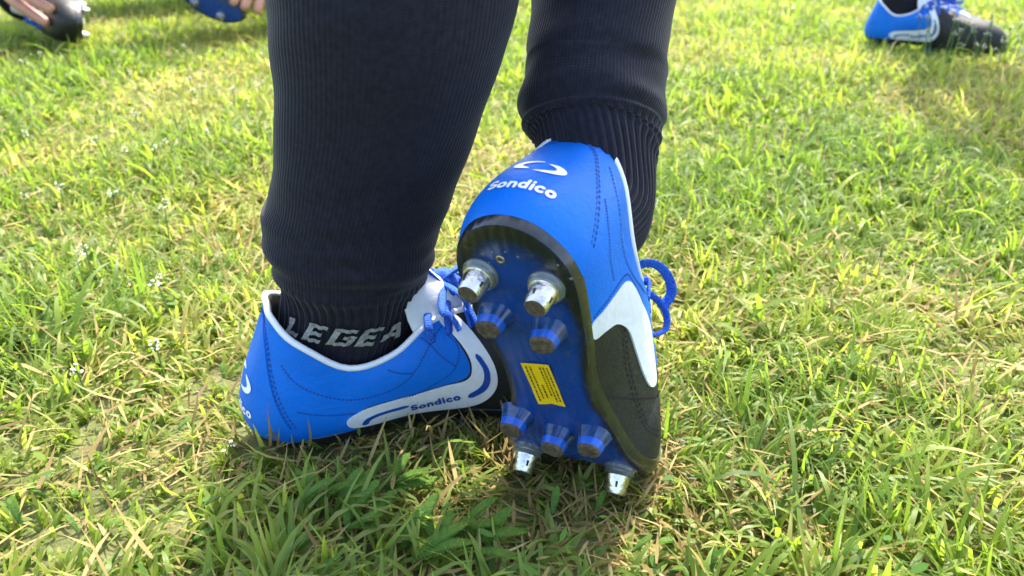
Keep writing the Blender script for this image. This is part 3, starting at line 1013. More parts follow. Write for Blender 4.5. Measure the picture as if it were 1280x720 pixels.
def clothes(parent, hip, thighs, trunk, arms, L):
    """Shorts over pelvis and thighs, shirt over trunk and upper arms."""
    v = lambda p: np.array(Vector(p) - Vector(L))
    sm = lambda pts: smooth_poly(pts, False, 5)
    def rad(r, n): return np.interp(np.linspace(0, 1, n), np.linspace(0, 1, len(r)), r)
    def piece(pts, ra, rb, up=(0, 1, 0)):
        p = sm([v(q) for q in pts]); return tube(p, rad(ra, len(p)), rad(rb, len(p)), up=up, n=24)
    hip = Vector(hip)
    parts = [piece([hip + Vector((0, 0, -.09)), hip, hip + Vector((0, .01, .12))], (.150, .178, .162), (.150, .165, .150))]
    for q, c in thighs:
        parts.append(piece([Vector(q) + (hip - Vector(q)) * .25, q, c], (.098, .106, .112), (.098, .106, .112)))
    V, F = join(parts); obj('shorts', mesh('shorts', V, F, M['shirt']), parent)
    t0, t1, t2 = [Vector(q) for q in trunk]
    up_ = (t2 - t0).normalized()
    parts = [piece([hip + Vector((0, .01, .07)), t0, t1, t2, t2 + up_ * .055, t2 + up_ * .09], (.176, .168, .182, .190, .13, .075), (.165, .160, .165, .150, .100, .070))]
    for q, c in arms:
        q, c = Vector(q), Vector(c)
        parts.append(piece([q + (t2 - q) * .45, q, c], (.075, .078, .068), (.080, .074, .068), up=(0, 1, .3)))
    V, F = join(parts); obj('shirt', mesh('shirt', V, F, M['jersey']), parent)

def dress_standing(p, nodes, L):
    w = [Vector(n[:3]) + Vector(L) for n in nodes]
    # hip 0; thigh 1, mid thigh 2, three leg points; thigh 6, mid thigh 7, three leg points; trunk from 11; arms from 18 and 22
    hip = w[0]
    clothes(p, hip, [(w[1], w[2]), (w[6], w[7])], [hip + Vector((0, 0, .10)), w[12], w[13]],
            [(w[18], w[18].lerp(w[19], .6)), (w[22], w[22].lerp(w[23], .6))], L)

legA = [(-.112, .475, .10, .026), (-.078, .474, .235, .045), (-.045, .50, .45, .05)]
legB = [(.045, .478, .185, .020), (.053, .525, .30, .030), (.085, .62, .50, .045)]
nodes, edges = person_body('person', legA, legB, (.03, .52, .92), PERSON_LOC)
person = skin_mesh('person', nodes, edges, M['skin'], None)
person.location = PERSON_LOC
tag(person, 'person in dark knitted football socks and blue studded boots, one heel lifted, seen from behind', 'person')

dress_standing(person, nodes, PERSON_LOC)
yawA = R(19.8)
mA = Matrix.Translation(Vector((-.1735, .4616, .0125)) - PERSON_LOC) @ Matrix.Rotation(yawA, 4, 'Z') @ Matrix.Rotation(R(1.9), 4, 'Y') @ Matrix.Rotation(R(2.2), 4, 'X')
bootA, bA = build_boot(person, mA, -1, 0.0, True, 'bow', 'blue boot planted flat in the grass, seen from its inner side')
heelB = Vector((-.0044, .3690, .1925))
mB = frame((.2269, .2428, -.9432), (.3853, .8671, .3158), heelB - PERSON_LOC)
bootB, bB = build_boot(person, mB, 1, R(68), True, 'loops', 'blue boot with its heel lifted and studded sole turned to the viewer', x0=.160, x1=.222)

WA = Matrix.Translation(PERSON_LOC) @ mA
WB = Matrix.Translation(PERSON_LOC) @ mB
def wl(W, p): return np.array(W @ Vector(p)) - np.array(PERSON_LOC)
def wr_(p): return np.array(p) - np.array(PERSON_LOC)
sockA = Sock([(wl(WA, (.062, 0, .006)), .052, .022), (wl(WA, (.063, 0, .035)), .048, .027), (wl(WA, (.066, 0, .058)), .0435, .0285),
              (wr_((-.1030, .483, .096)), .0450, .0345), (wr_((-.1020, .481, .112)), .0488, .0385), (wr_((-.1000, .479, .126)), .0505, .0405), (wr_((-.0985, .479, .140)), .0520, .042), (wr_((-.0935, .479, .155)), .0520, .043),
              (wr_((-.0866, .479, .178)), .0535, .045), (wr_((-.0759, .478, .215)), .0585, .051), (wr_((-.0686, .476, .251)), .0650, .058), (wr_((-.0640, .476, .280)), .0680, .061), (wr_((-.058, .480, .34)), .068, .062), (wr_((-.052, .488, .41)), .060, .056)],
             (math.cos(yawA), math.sin(yawA)), 4.3, .0008, 52, folds=((5.2, .42, .0022, .12), (4.55, .2, -.0006, .1), (3.95, .2, .0008, -.1), (6.3, .35, .0012, -.2)), seed=3)
sA = obj('sock', sockA.mesh(), person)
sA['label'] = 'dark sock with grey letters above the planted boot'
fB = Vector((.36, .93, 0)).normalized()
sockB = Sock([(wl(WB, (.070, 0, .010)), .044, .022), (wl(WB, (.064, 0, .035)), .045, .027), (wl(WB, (.063, -.002, .060)), .043, .029), (wl(WB, (.062, -.005, .088)), .0415, .0350),
              (wr_((0.0485, 0.4791, 0.1903)), 0.0450, 0.0360), (wr_((0.0479, 0.4851, 0.1982)), 0.0472, 0.0377), (wr_((0.0481, 0.4913, 0.2062)), 0.0491, 0.0393), (wr_((0.0485, 0.4980, 0.2165)), 0.0501, 0.0401), (wr_((0.0496, 0.5057, 0.2290)), 0.0508, 0.0406), (wr_((0.0522, 0.5151, 0.2437)), 0.0516, 0.0413), (wr_((0.0563, 0.5319, 0.2690)), 0.0546, 0.0437), (wr_((.060, .545, .33)), .060, .050), (wr_((.075, .580, .42)), .058, .049)],
             (fB.x, fB.y), 5.5, .0008, 44, folds=((6.5, .55, .0028, .10), (5.7, .22, -.0012, .12), (5.4, .18, .0014, .2), (4.8, .16, .0013, -.2), (4.2, .18, .0012, .25), (8.6, .30, .0010, .3)), seed=5)
sB = obj('sock', sockB.mesh(), person)
sB['label'] = 'dark sock rumpled in folds above the lifted boot'

# grey knitted letters on the sock of the planted foot
sh, wd = stroke_ribbons('LEGEA', hw=.13, round_=False, slant=.25, gap=.12)
def sock_letters(sk, sheets, th0, t0, sx, sy, cx, cy, dth, m, off=.0030, slope=0.0):
    ts = np.linspace(0, 8, 241)
    pp = np.array([crom(sk.C, t) for t in ts])
    Ls = np.concatenate([[0], np.cumsum(np.linalg.norm(np.diff(pp, axis=0), axis=1))])
    l0 = np.interp(t0, ts, Ls)
    V, F = [], []
    for si, (P, T) in enumerate(sheets):
        o = len(V)
        for x, y in P:
            t = float(np.interp(l0 + (y - cy) * sy + slope * (x - cx) * sx, Ls, ts))
            V.append(sk.P(th0 + dth * (x - cx) * sx, t, off + (si % 3) * .00006))
        F += [tuple(o + k for k in q) for q in T]
    return mesh('sock_lettering', V, F, m)
# theta: 0 = toe side, side axis = f x up = right of the foot; the viewer's side is th = +90 deg
o = obj('sock_lettering', sock_letters(sockA, sh, R(102), 2.56, .0138, .0118, wd / 2, .5, -1 / .042, M['sockprint'], slope=-.06), sA)

# ================================================================== small bodies behind
def boot_sock(parent, W, rings, fwd, seed):
    s = Sock(rings, fwd, 3.0, .0006, 44, seed=seed)
    return obj('sock', s.mesh(nth=64, nt=40), parent)

# --- person at the upper right: one boot on the grass
PC = Vector((.93, 1.84, 0))
def standing_far():
    L = PC
    ank = (.835, 1.89, .11, .028)
    legc = [ank, (.865, 1.90, .24, .047), (.90, 1.93, .46, .05)]
    legd = [(1.28, 1.95, .10, .028), (1.29, 1.96, .24, .047), (1.27, 1.95, .46, .05)]
    nodes, edges = person_body('person', legc, legd, (1.10, 1.97, .92), L)
    p = skin_mesh('person', nodes, edges, M['skin'], None)
    p.location = L
    tag(p, 'person standing in a dark sock and blue boot among weeds at the far right', 'person')
    dress_standing(p, nodes, L)
    return p, legc, legd
pc, legc, legd = standing_far()
yawC = R(-40)
def rings_for(leg, W, L):
    a, c, k = [np.array(q[:3]) - np.array(L) for q in leg]
    w = lambda p: np.array(W @ Vector(p)) - np.array(L)
    return [(w((.062, 0, .006)), .050, .022), (w((.060, 0, .035)), .050, .028), (w((.058, 0, .060)), .047, .030),
            (a, .043, .034), ((a * .6 + c * .4), .045, .038), (c, .056, .050), (c * .4 + k * .6, .058, .052), (k, .056, .052)]
for leg, yaw in ((legc, yawC), (legd, R(-60))):
    ax, ay = math.cos(yaw), math.sin(yaw)
    loc = Vector((leg[0][0] - .06 * ax, leg[0][1] - .06 * ay, .022))
    mC = Matrix.Translation(loc - PC) @ Matrix.Rotation(yaw, 4, 'Z')
    build_boot(pc, mC, 1 if leg is legd else -1, 0.0, False, 'bow', logo=True)
    boot_sock(pc, None, rings_for(leg, Matrix.Translation(PC) @ mC, PC), (ax, ay), 4)

# --- person sitting at the upper left, hands on the toes of two boots
PS = Vector((-.80, 2.45, 0))
def local(p): return tuple(Vector(p) - PS)
def sitting():
    N, E = [], []
    def add(p, r, prev=None):
        N.append((*local(p), r)); i = len(N) - 1
        if prev is not None: E.append((prev, i))
        return i
    hip = add((-.80, 2.72, .14), .13)
    # trunk and head, leaning back a little
    a = add((-.80, 2.78, .30), .13, hip); c = add((-.80, 2.80, .48), .14, a); d = add((-.80, 2.80, .60), .10, c)
    nk = add((-.80, 2.78, .67), .05, d); h1 = add((-.80, 2.76, .75), .08, nk); h2 = add((-.80, 2.76, .84), .07, h1)
    # legs folded outwards, soles in front
    kn = add((-1.22, 2.42, .22), .06, add((-1.02, 2.60, .18), .085, hip)); an = add((-1.02, 2.00, .12), .03, add((-1.12, 2.22, .16), .05, kn))
    kn2 = add((-.34, 2.50, .24), .06, add((-.58, 2.62, .18), .085, hip)); an2 = add((-.80, 2.10, .20), .03, add((-.50, 2.26, .20), .05, kn2))
    # arms and hands
    def hand(sho, elb, wri, palm, fingers, thumb):
        s = add(sho, .055, d); e = add(elb, .040, s); w = add(wri, .025, e); p = add(palm, .026, w)
        for f in fingers:
            pr = p
            for q, r in zip(f, (.0132, .0125, .0115, .0100)):
                pr = add(q, r, pr)
        pr = w
        for q, r in zip(thumb, (.015, .013, .011)):
            pr = add(q, r, pr)
    HA(hand); HB(hand)
    o = skin_mesh('person', N, E, M['skin'], None, sub=2)
    o.location = PS
    clothes(o, (-.80, 2.72, .15), [((-.98, 2.63, .18), (-1.10, 2.53, .20)), ((-.62, 2.64, .18), (-.46, 2.56, .21))],
            [(-.80, 2.76, .26), (-.80, 2.80, .44), (-.80, 2.80, .58)], [((-.99, 2.78, .58), (-1.07, 2.60, .49)), ((-.61, 2.78, .58), (-.52, 2.60, .50))], PS)
    tag(o, 'person sitting at the far left, bare hands holding the toes of two blue boots', 'person')
    return o
def HA(hand):
    hand((-.99, 2.78, .58), (-1.16, 2.40, .40), (-1.096, 1.900, 0.215), (-1.046, 1.815, 0.162),
         [[(-1.016, 1.772, 0.128), (-0.984, 1.762, 0.103), (-0.954, 1.757, 0.084), (-0.932, 1.755, 0.070)],
          [(-1.004, 1.768, 0.147), (-0.966, 1.757, 0.125), (-0.936, 1.752, 0.108), (-0.914, 1.750, 0.097)],
          [(-0.991, 1.770, 0.163), (-0.951, 1.760, 0.148), (-0.921, 1.756, 0.134), (-0.898, 1.756, 0.124)],
          [(-0.981, 1.780, 0.178), (-0.946, 1.775, 0.168), (-0.921, 1.772, 0.160), (-0.904, 1.772, 0.153)]],
         [(-1.051, 1.850, 0.150), (-1.016, 1.850, 0.115), (-0.991, 1.845, 0.095)])
def HB(hand):
    hand((-.61, 2.80, .58), (-.40, 2.44, .42), (-0.488, 2.025, 0.222), (-0.518, 1.965, 0.177),
         [[(-0.528, 1.930, 0.142), (-0.540, 1.907, 0.112), (-0.546, 1.890, 0.089), (-0.550, 1.880, 0.071)],
          [(-0.543, 1.925, 0.145), (-0.560, 1.897, 0.119), (-0.568, 1.877, 0.097), (-0.572, 1.865, 0.081)],
          [(-0.558, 1.927, 0.149), (-0.578, 1.895, 0.127), (-0.588, 1.871, 0.107), (-0.592, 1.857, 0.093)],
          [(-0.511, 1.938, 0.139), (-0.521, 1.921, 0.109), (-0.525, 1.911, 0.089), (-0.527, 1.905, 0.075)]],
         [(-0.523, 1.995, 0.152), (-0.548, 1.985, 0.122), (-0.563, 1.965, 0.097)])
ps = sitting()
# boot on its side, sole to the viewer, toe right
F1 = Vector((.84, .10, -.50)).normalized()
m1 = frame(F1, (.0, .95, .30), Vector((-.575, 1.880, .072)) - F1 * .278 - PS)
build_boot(ps, m1, 1, 0.0, True, None, logo=False, label='blue boot lying on its side with the sole to the viewer')
# boot held by the other hand, toe towards the viewer, sole turned right
m2 = frame((.50, -.86, -.06), (-.84, -.50, .20), Vector((-1.010, 1.990, .082)) - PS)
build_boot(ps, m2, 1, 0.0, False, None, logo=False, label='blue boot tipped on its side under the gripping fingers')
for W, k, an in ((m1, (-.50, 2.26, .20), (-.80, 2.10, .20)), (m2, (-1.12, 2.22, .16), (-1.02, 2.00, .12))):
    w = lambda p: np.array(W @ Vector(p))
    a = w((.060, 0, .10)); kk = np.array(local(k))
    s = Sock([(w((.060, 0, .010)), .046, .022), (w((.058, 0, .055)), .045, .028), (a, .040, .034), (a * .5 + kk * .5, .05, .045), (kk, .056, .052)], (.3, -.9), 1.5, .0005, 40, seed=9)
    obj('sock', s.mesh(nth=56, nt=30), ps)

# ================================================================== GROUND
def soil_mat():
    m, nt, b = nodes_mat('soil_and_thatch')
    tc = nt.nodes.new('ShaderNodeTexCoord')
    n = nt.nodes.new('ShaderNodeTexNoise'); n.inputs['Scale'].default_value = 55; n.inputs['Detail'].default_value = 8
    n2 = nt.nodes.new('ShaderNodeTexNoise'); n2.inputs['Scale'].default_value = 5; n2.inputs['Detail'].default_value = 5
    for k in (n, n2): nt.links.new(tc.outputs['Object'], k.inputs['Vector'])
    cr = nt.nodes.new('ShaderNodeValToRGB'); e = cr.color_ramp.elements
    e[0].position = .32; e[0].color = (.075, .050, .026, 1)
    e[1].position = .75; e[1].color = (.30, .24, .13, 1)
    k = e.new(.52); k.color = (.13, .125, .05, 1)
    nt.links.new(n.outputs[0], cr.inputs[0])
    cr2 = nt.nodes.new('ShaderNodeValToRGB'); e = cr2.color_ramp.elements
    e[0].color = (.06, .095, .014, 1); e[1].color = (.12, .15, .03, 1)
    nt.links.new(n2.outputs[0], cr2.inputs[0])
    mx = nt.nodes.new('ShaderNodeMix'); mx.data_type = 'RGBA'
    # bare soil shows under the blades; farther off the sheet is turf itself
    vd = nt.nodes.new('ShaderNodeVectorMath'); vd.operation = 'DISTANCE'; vd.inputs[1].default_value = (0, 1.5, 0)
    nt.links.new(tc.outputs['Object'], vd.inputs[0])
    mr = nt.nodes.new('ShaderNodeMapRange'); mr.inputs[1].default_value = 1.6; mr.inputs[2].default_value = 2.4; mr.inputs[3].default_value = .45; mr.inputs[4].default_value = 1.0
    nt.links.new(vd.outputs['Value'], mr.inputs[0]); nt.links.new(mr.outputs[0], mx.inputs[0])
    nt.links.new(cr.outputs[0], mx.inputs[6]); nt.links.new(cr2.outputs[0], mx.inputs[7])
    nt.links.new(mx.outputs[2], b.inputs['Base Color'])
    bp = nt.nodes.new('ShaderNodeBump'); bp.inputs['Distance'].default_value = .01
    nt.links.new(n.outputs[0], bp.inputs['Height']); nt.links.new(bp.outputs[0], b.inputs['Normal'])
    b.inputs['Roughness'].default_value = .95
    return m
def hgt(x, y):
    return .006 * np.sin(3.1 * x + .8) * np.cos(2.3 * y) + .004 * np.sin(9 * x + 2 * y) * np.sin(7 * y + 1)
def ground():
    xs = np.concatenate([[-120, -30, -8, -4], np.arange(-2.6, 2.61, .065), [4, 8, 30, 120]])
    ys = np.concatenate([[-120, -30, -8, -3, -1.2], np.arange(-.5, 4.6, .065), [6, 9, 30, 120, 300]])
    V = []
    for y in ys:
        for x in xs:
            k = 1.0 if (abs(x) < 2.7 and -.6 < y < 4.7) else 0.0
            V.append((x, y, float(hgt(x, y)) * k - .008))
    nx = len(xs); F = []
    for j in range(len(ys) - 1):
        for i in range(nx - 1):
            F.append((j * nx + i, j * nx + i + 1, (j + 1) * nx + i + 1, (j + 1) * nx + i))
    o = obj('ground', mesh('ground', V, F, soil_mat()))
    tag(o, kind='structure')
ground()

def blade_mat(name, ramp, trans=.45, rough=.38, spec=.5):
    m, nt, b = nodes_mat(name)
    out = nt.nodes['Material Output']
    at = nt.nodes.new('ShaderNodeAttribute'); at.attribute_name = 'tone'
    cr = nt.nodes.new('ShaderNodeValToRGB'); e = cr.color_ramp.elements
    e[0].position = ramp[0][0]; e[0].color = (*ramp[0][1], 1)
    e[1].position = ramp[-1][0]; e[1].color = (*ramp[-1][1], 1)
    for p, c in ramp[1:-1]:
        k = e.new(p); k.color = (*c, 1)
    nt.links.new(at.outputs['Fac'], cr.inputs[0])
    nt.links.new(cr.outputs[0], b.inputs['Base Color'])
    b.inputs['Roughness'].default_value = rough
    b.inputs['Specular IOR Level'].default_value = spec
    tr = nt.nodes.new('ShaderNodeBsdfTranslucent')
    hs = nt.nodes.new('ShaderNodeHueSaturation'); hs.inputs['Value'].default_value = 1.5; hs.inputs['Saturation'].default_value = 1.1
    nt.links.new(cr.outputs[0], hs.inputs['Color']); nt.links.new(hs.outputs[0], tr.inputs['Color'])
    mx = nt.nodes.new('ShaderNodeMixShader'); mx.inputs[0].default_value = trans
    nt.links.new(b.outputs[0], mx.inputs[1]); nt.links.new(tr.outputs[0], mx.inputs[2])
    nt.links.new(mx.outputs[0], out.inputs['Surface'])
    return m
M['grass'] = blade_mat('grass_blade', [(0, (.095, .155, .034)), (.3, (.165, .25, .042)), (.55, (.245, .325, .054)), (.8, (.34, .37, .085)), (1, (.45, .42, .15))], trans=.56, rough=.45, spec=.4)
M['straw'] = blade_mat('dry_grass_blade', [(0, (.16, .10, .035)), (.5, (.33, .25, .085)), (1, (.46, .38, .15))], trans=.3, rough=.6, spec=.25)
M['weed'] = blade_mat('weed_leaf', [(0, (.05, .12, .02)), (.5, (.10, .21, .03)), (1, (.24, .32, .04))], trans=.4, rough=.6, spec=.25)

def smooth_noise(x, y, seed, sc):
    r = np.random.default_rng(seed)
    v = np.zeros_like(x)
    for k in range(7):
        a = r.uniform(0, 6.28); f = sc * r.uniform(.6, 1.8); p = r.uniform(0, 6.28)
        v += np.sin(f * (x * math.cos(a) + y * math.sin(a)) + p)
    return v / 7 ** .5 / .9

# footprints to keep blades out of (world xy polygons)
def footprint(W, b, grow=.003, zmax=.05):
    P = []
    for u in np.linspace(0, 22, 60, endpoint=False):
        c, n = outline(u); n = n * _SGN
        q = W @ Vector(b.deform(np.array((c[0] + n[0] * grow, c[1] + n[1] * grow, 0))))
        P.append((q.x, q.y, q.z))
    return np.array(P)
FPS = [footprint(WA, bA, -.004)[:, :2]]
fb = footprint(WB, bB); low = fb[fb[:, 2] < .016][:, :2]
def hull(P):
    P = sorted(map(tuple, P)); out = []
    for seq in (P, P[::-1]):
        h = []
        for p in seq:
            while len(h) > 1 and (h[-1][0] - h[-2][0]) * (p[1] - h[-2][1]) - (h[-1][1] - h[-2][1]) * (p[0] - h[-2][0]) <= 0: h.pop()
            h.append(p)
        out += h[:-1]
    return np.array(out)
if len(low) > 3: FPS.append(hull(low))
def inside(px, py, poly):
    r = np.zeros(len(px), bool); n = len(poly); j = n - 1
    for i in range(n):
        xi, yi = poly[i]; xj, yj = poly[j]
        c = ((yi > py) != (yj > py)) & (px < (xj - xi) * (py - yi) / (yj - yi + 1e-12) + xi)
        r ^= c; j = i
    return r

def scatter(density_near, density_far, x0=-2.1, x1=2.1, y0=.12, y1=3.3):
    area = (x1 - x0) * (y1 - y0)
    n = int(area * density_near)
    x = rng.uniform(x0, x1, n); y = rng.uniform(y0, y1, n)
    # inside the view (with a margin) at full density, sparser outside
    halfw = .62 * (y * .9 + .15) + .18
    keep = np.where(y < 1.0, 1.0, np.clip(density_far / density_near * (1 + (1 - density_far / density_near) * 0), 0, 1) + np.clip((1.4 - y) / .4, 0, 1) * (1 - density_far / density_near))
    keep = np.where(np.abs(x) < halfw, keep, keep * .25)
    k = rng.uniform(0, 1, n) < keep
    x, y = x[k], y[k]
    for fp in FPS:
        q = ~inside(x, y, fp)
        x, y = x[q], y[q]
    return x, y

def blades(name, x, y, length, width, tilt, curl, az, tone, m, label_kind='stuff', seg=4, zbase=None, twist=None):
    n = len(x)
    zb = hgt(x, y) - .008 if zbase is None else zbase
    rows = seg + 1
    V = np.zeros((n, rows * 2, 3))
    T = np.zeros((n, rows * 2))
    ca, sa = np.cos(az), np.sin(az)
    twist = rng.uniform(-.9, .9, n) if twist is None else twist
    px, pz = np.zeros(n), np.zeros(n)      # along lean direction / up
    ang = tilt.copy()
    for r in range(rows):
        t = r / seg
        w = width * (.55 + .45 * min(1, t * 4)) * (1 - t ** 2.2) ** .8 * .5 + 1e-5
        tw = twist * t + .3
        sx = -sa * np.cos(tw); sy = ca * np.cos(tw); sz = np.sin(tw) * .8
        bx, by = x + px * ca, y + px * sa
        bz = zb + pz
        V[:, 2 * r, 0] = bx - sx * w; V[:, 2 * r, 1] = by - sy * w; V[:, 2 * r, 2] = np.maximum(bz - sz * w, zb - .002)
        V[:, 2 * r + 1, 0] = bx + sx * w; V[:, 2 * r + 1, 1] = by + sy * w; V[:, 2 * r + 1, 2] = np.maximum(bz + sz * w, zb - .002)
        T[:, 2 * r] = T[:, 2 * r + 1] = np.clip(tone + .10 * (t - .5), 0, 1)
        st = length / seg
        px = px + st * np.sin(ang); pz = np.maximum(pz + st * np.cos(ang), .0015 + 0 * pz)
        ang = ang + curl / seg * (1 + t)
    nv = rows * 2
    base = (np.arange(n) * nv)[:, None, None]
    q = np.array([[2 * r, 2 * r + 1, 2 * r + 3, 2 * r + 2] for r in range(seg)])[None]
    F = (base + q).reshape(-1, 4)
    me = bpy.data.meshes.new(name)
    me.vertices.add(n * nv); me.vertices.foreach_set('co', V.reshape(-1))
    nf = len(F)
    me.loops.add(nf * 4); me.loops.foreach_set('vertex_index', F.reshape(-1).astype(np.int32))
    me.polygons.add(nf); me.polygons.foreach_set('loop_start', np.arange(0, nf * 4, 4, dtype=np.int32))
    me.update(calc_edges=True)
    me.polygons.foreach_set('use_smooth', np.ones(nf, bool))
    at = me.attributes.new('tone', 'FLOAT', 'POINT'); at.data.foreach_set('value', T.reshape(-1))
    me.materials.append(m); me.validate()
    o = obj(name, me)
    return o

def push_out(x, y, az, tilt, amt=.9):
    """Blades rooted beside the planted boot lean away from it."""
    for fp in FPS:
        c = fp.mean(0)
        d = np.sqrt(((x[:, None] - fp[None, :, 0]) ** 2 + (y[:, None] - fp[None, :, 1]) ** 2)).min(1) if len(x) < 400000 else np.ones(len(x))
        near = d < .03
        idx = np.where(near)[0]
        j = np.argmin((x[idx, None] - fp[None, :, 0]) ** 2 + (y[idx, None] - fp[None, :, 1]) ** 2, axis=1)
        ox, oy = x[idx] - c[0], y[idx] - c[1]
        ox = x[idx] - fp[j, 0]; oy = y[idx] - fp[j, 1]
        a = np.arctan2(oy, ox)
        az[idx] = a + rng.normal(0, .55, len(idx))
        tilt[idx] = np.maximum(tilt[idx] * .6, .18)
    return az, tilt

def build_grass():
    # main sward
    x, y = scatter(31000, 15500)
    cl = smooth_noise(x, y, 1, 11); cl2 = smooth_noise(x, y, 2, 26); dry = smooth_noise(x, y, 3, 7)
    n = len(x)
    # gather in tufts: pull each root towards a tuft centre
    g = .028
    gx, gy = np.floor(x / g), np.floor(y / g)
    h1 = np.modf(np.abs(np.sin(gx * 12.9898 + gy * 78.233) * 43758.5453))[0]; h2 = np.modf(np.abs(np.sin(gx * 39.346 + gy * 11.135) * 24634.63))[0]
    cx, cy = (gx + .2 + .6 * h1) * g, (gy + .2 + .6 * h2) * g
    k = rng.uniform(0, .75, n)
    x2, y2 = x + (cx - x) * k, y + (cy - y) * k
    ok = np.ones(n, bool)
    for fp in FPS: ok &= ~inside(x2, y2, fp)
    x, y, cl, cl2, dry, h1, h2 = [v[ok] for v in (x2, y2, cl, cl2, dry, h1, h2)]
    n = len(x)
    far = np.clip((y - .9) / .9, 0, 1)
    length = (.024 + .019 * rng.beta(2, 3, n) + .013 * np.clip(cl, -1, 1.5) + .010 * (h1 - .5)) * (1 + .15 * far)
    length *= np.where(rng.uniform(0, 1, n) < .06, 1.45, 1.0)
    length = length + .028 * np.exp(-(((x - .99) / .10) ** 2 + ((y - 1.66) / .07) ** 2))
    length = np.clip(length, .014, np.where(y < .9, .052, .095))
    width = (.0021 + .0024 * rng.beta(2, 2.6, n) + .0006 * cl2.clip(-1, 1)) * (1 + .55 * far)
    az = rng.uniform(0, 6.283, n) * .55 + 6.283 * h2 + rng.normal(0, .5, n)
    tilt = np.abs(rng.normal(.62, .38, n)); curl = rng.normal(1.1, .7, n)
    tone = np.clip(.54 + .10 * dry + .10 * cl2 - .08 * cl + rng.normal(0, .16, n) - .02 * far, 0, 1)
    az, tilt = push_out(x, y, az, tilt)
    worn = 1.35 * np.exp(-(((x - .045) / .07) ** 2 + ((y - .375) / .05) ** 2)) + .5 * np.exp(-(((x + .04) / .12) ** 2 + ((y - .475) / .05) ** 2))
    length = length * (1 - .45 * np.clip(worn, 0, 1.3)); tilt = tilt + .5 * np.clip(worn, 0, 1)
    o = blades('grass', x, y, length, width, tilt, curl, az, tone, M['grass'])
    tag(o, 'short green meadow grass covering the ground', 'grass', kind='stuff')
    # broad long blades, bluish green, in patches
    x, y = scatter(1500, 900)
    cl = smooth_noise(x, y, 1, 11)
    k = rng.uniform(0, 1, len(x)) < np.clip(.35 + .5 * cl, .08, 1)
    k &= ~((x > -.17) & (x < .11) & (y > .33) & (y < .52)) & ~((y < .55) & (rng.uniform(0, 1, len(x)) < .7))
    x, y, cl = x[k], y[k], cl[k]; n = len(x)
    az = rng.uniform(0, 6.283, n); tilt = np.abs(rng.normal(.6, .3, n))
    az, tilt = push_out(x, y, az, tilt)
    o = blades('broad_grass', x, y, rng.uniform(.045, .095, n), rng.uniform(.0035, .0062, n), tilt, rng.normal(1.3, .5, n), az, np.clip(rng.normal(.33, .16, n), 0, 1), M['grass'], seg=6)
    tag(o, 'longer broad blades of grass standing in tussocks', 'grass', kind='stuff')
    # dry straw lying between the blades
    x, y = scatter(9000, 4800)
    dry = smooth_noise(x, y, 3, 7)
    k = rng.uniform(0, 1, len(x)) < np.clip(.55 + .4 * dry, .15, 1)
    x, y = x[k], y[k]; n = len(x)
    az = rng.uniform(0, 6.283, n); tilt = np.clip(rng.normal(1.25, .3, n), .3, 1.6)
    az, tilt = push_out(x, y, az, tilt)
    zb = hgt(x, y) - .008 + rng.uniform(0, .020, n)
    o = blades('dry_grass', x, y, rng.uniform(.014, .048, n), rng.uniform(.0011, .0032, n), tilt, rng.normal(.2, .6, n), az, np.clip(rng.normal(.5, .25, n), 0, 1), M['straw'], zbase=zb)
    tag(o, 'dry straw coloured stalks lying between the green blades', 'dry grass', kind='stuff')
build_grass()
def thatch():
    n = 2600
    x = rng.normal(.02, .12, n); y = rng.normal(.42, .07, n)
    ok = y > .25
    x, y = x[ok], y[ok]; n = len(x)
    o = blades('dead_thatch', x, y, rng.uniform(.008, .028, n), rng.uniform(.0010, .0026, n), np.clip(rng.normal(1.3, .25, n), .5, 1.6), rng.normal(.2, .8, n), rng.uniform(0, 6.28, n), np.clip(rng.normal(.38, .25, n), 0, 1), M['straw'], zbase=hgt(x, y) - .008 + rng.uniform(0, .010, n), seg=3)
    tag(o, 'trodden dead grass bits on the soil around the two boots', 'dry grass', kind='stuff')
thatch()

# feathery leaves (yarrow) close to the camera
def feather_leaves(spots):
    V, F, T = [], [], []
    for (x, y, L, az, tl) in spots:
        d = np.array((math.cos(az) * math.sin(tl), math.sin(az) * math.sin(tl), math.cos(tl)))
        s = np.array((-math.sin(az), math.cos(az), 0))
        up = np.cross(d, s) * -1
        p0 = np.array((x, y, float(hgt(np.array(x), np.array(y))) + .002))
        N = 20
        for i in range(N):
            t = i / (N - 1)
            p = p0 + d * L * t + np.array((0, 0, -1)) * L * .35 * t * t
            ll = L * .17 * (math.sin(math.pi * (.12 + .86 * t)) ** .7)
            for sg in (-1, 1):
                for m_, ml in ((0, 1.0), (.5, .75), (-.45, .7)):
                    dirv = s * sg * .8 + d * (.55 + m_ * .5) + up * (.35 + m_ * .6)
                    dirv /= np.linalg.norm(dirv)
                    q = p + dirv * ll * ml
                    w = d * .0007 + up * .0003
                    o = len(V); V += [p - w, p + w, (p + q) / 2 + w * 1.2, q, (p + q) / 2 - w * 1.2]
                    F.append((o, o + 1, o + 2, o + 3, o + 4))
                    T += [.4 + .3 * t + random.uniform(-.15, .15)] * 5
        o = len(V)
        for i in range(6):
            t = i / 5; p = p0 + d * L * t + np.array((0, 0, -1)) * L * .35 * t * t
            V += [p - s * .0006, p + s * .0006]; T += [.5, .5]
            if i: F.append((o + 2 * i - 2, o + 2 * i - 1, o + 2 * i + 1, o + 2 * i))
    me = mesh('feathery_weed', V, F, M['weed'], smooth=False)
    at = me.attributes.new('tone', 'FLOAT', 'POINT'); at.data.foreach_set('value', T)
    o = obj('feathery_weed', me)
    tag(o, 'feathery yarrow leaves growing low between the grass blades', 'weed', kind='stuff')
sp = []
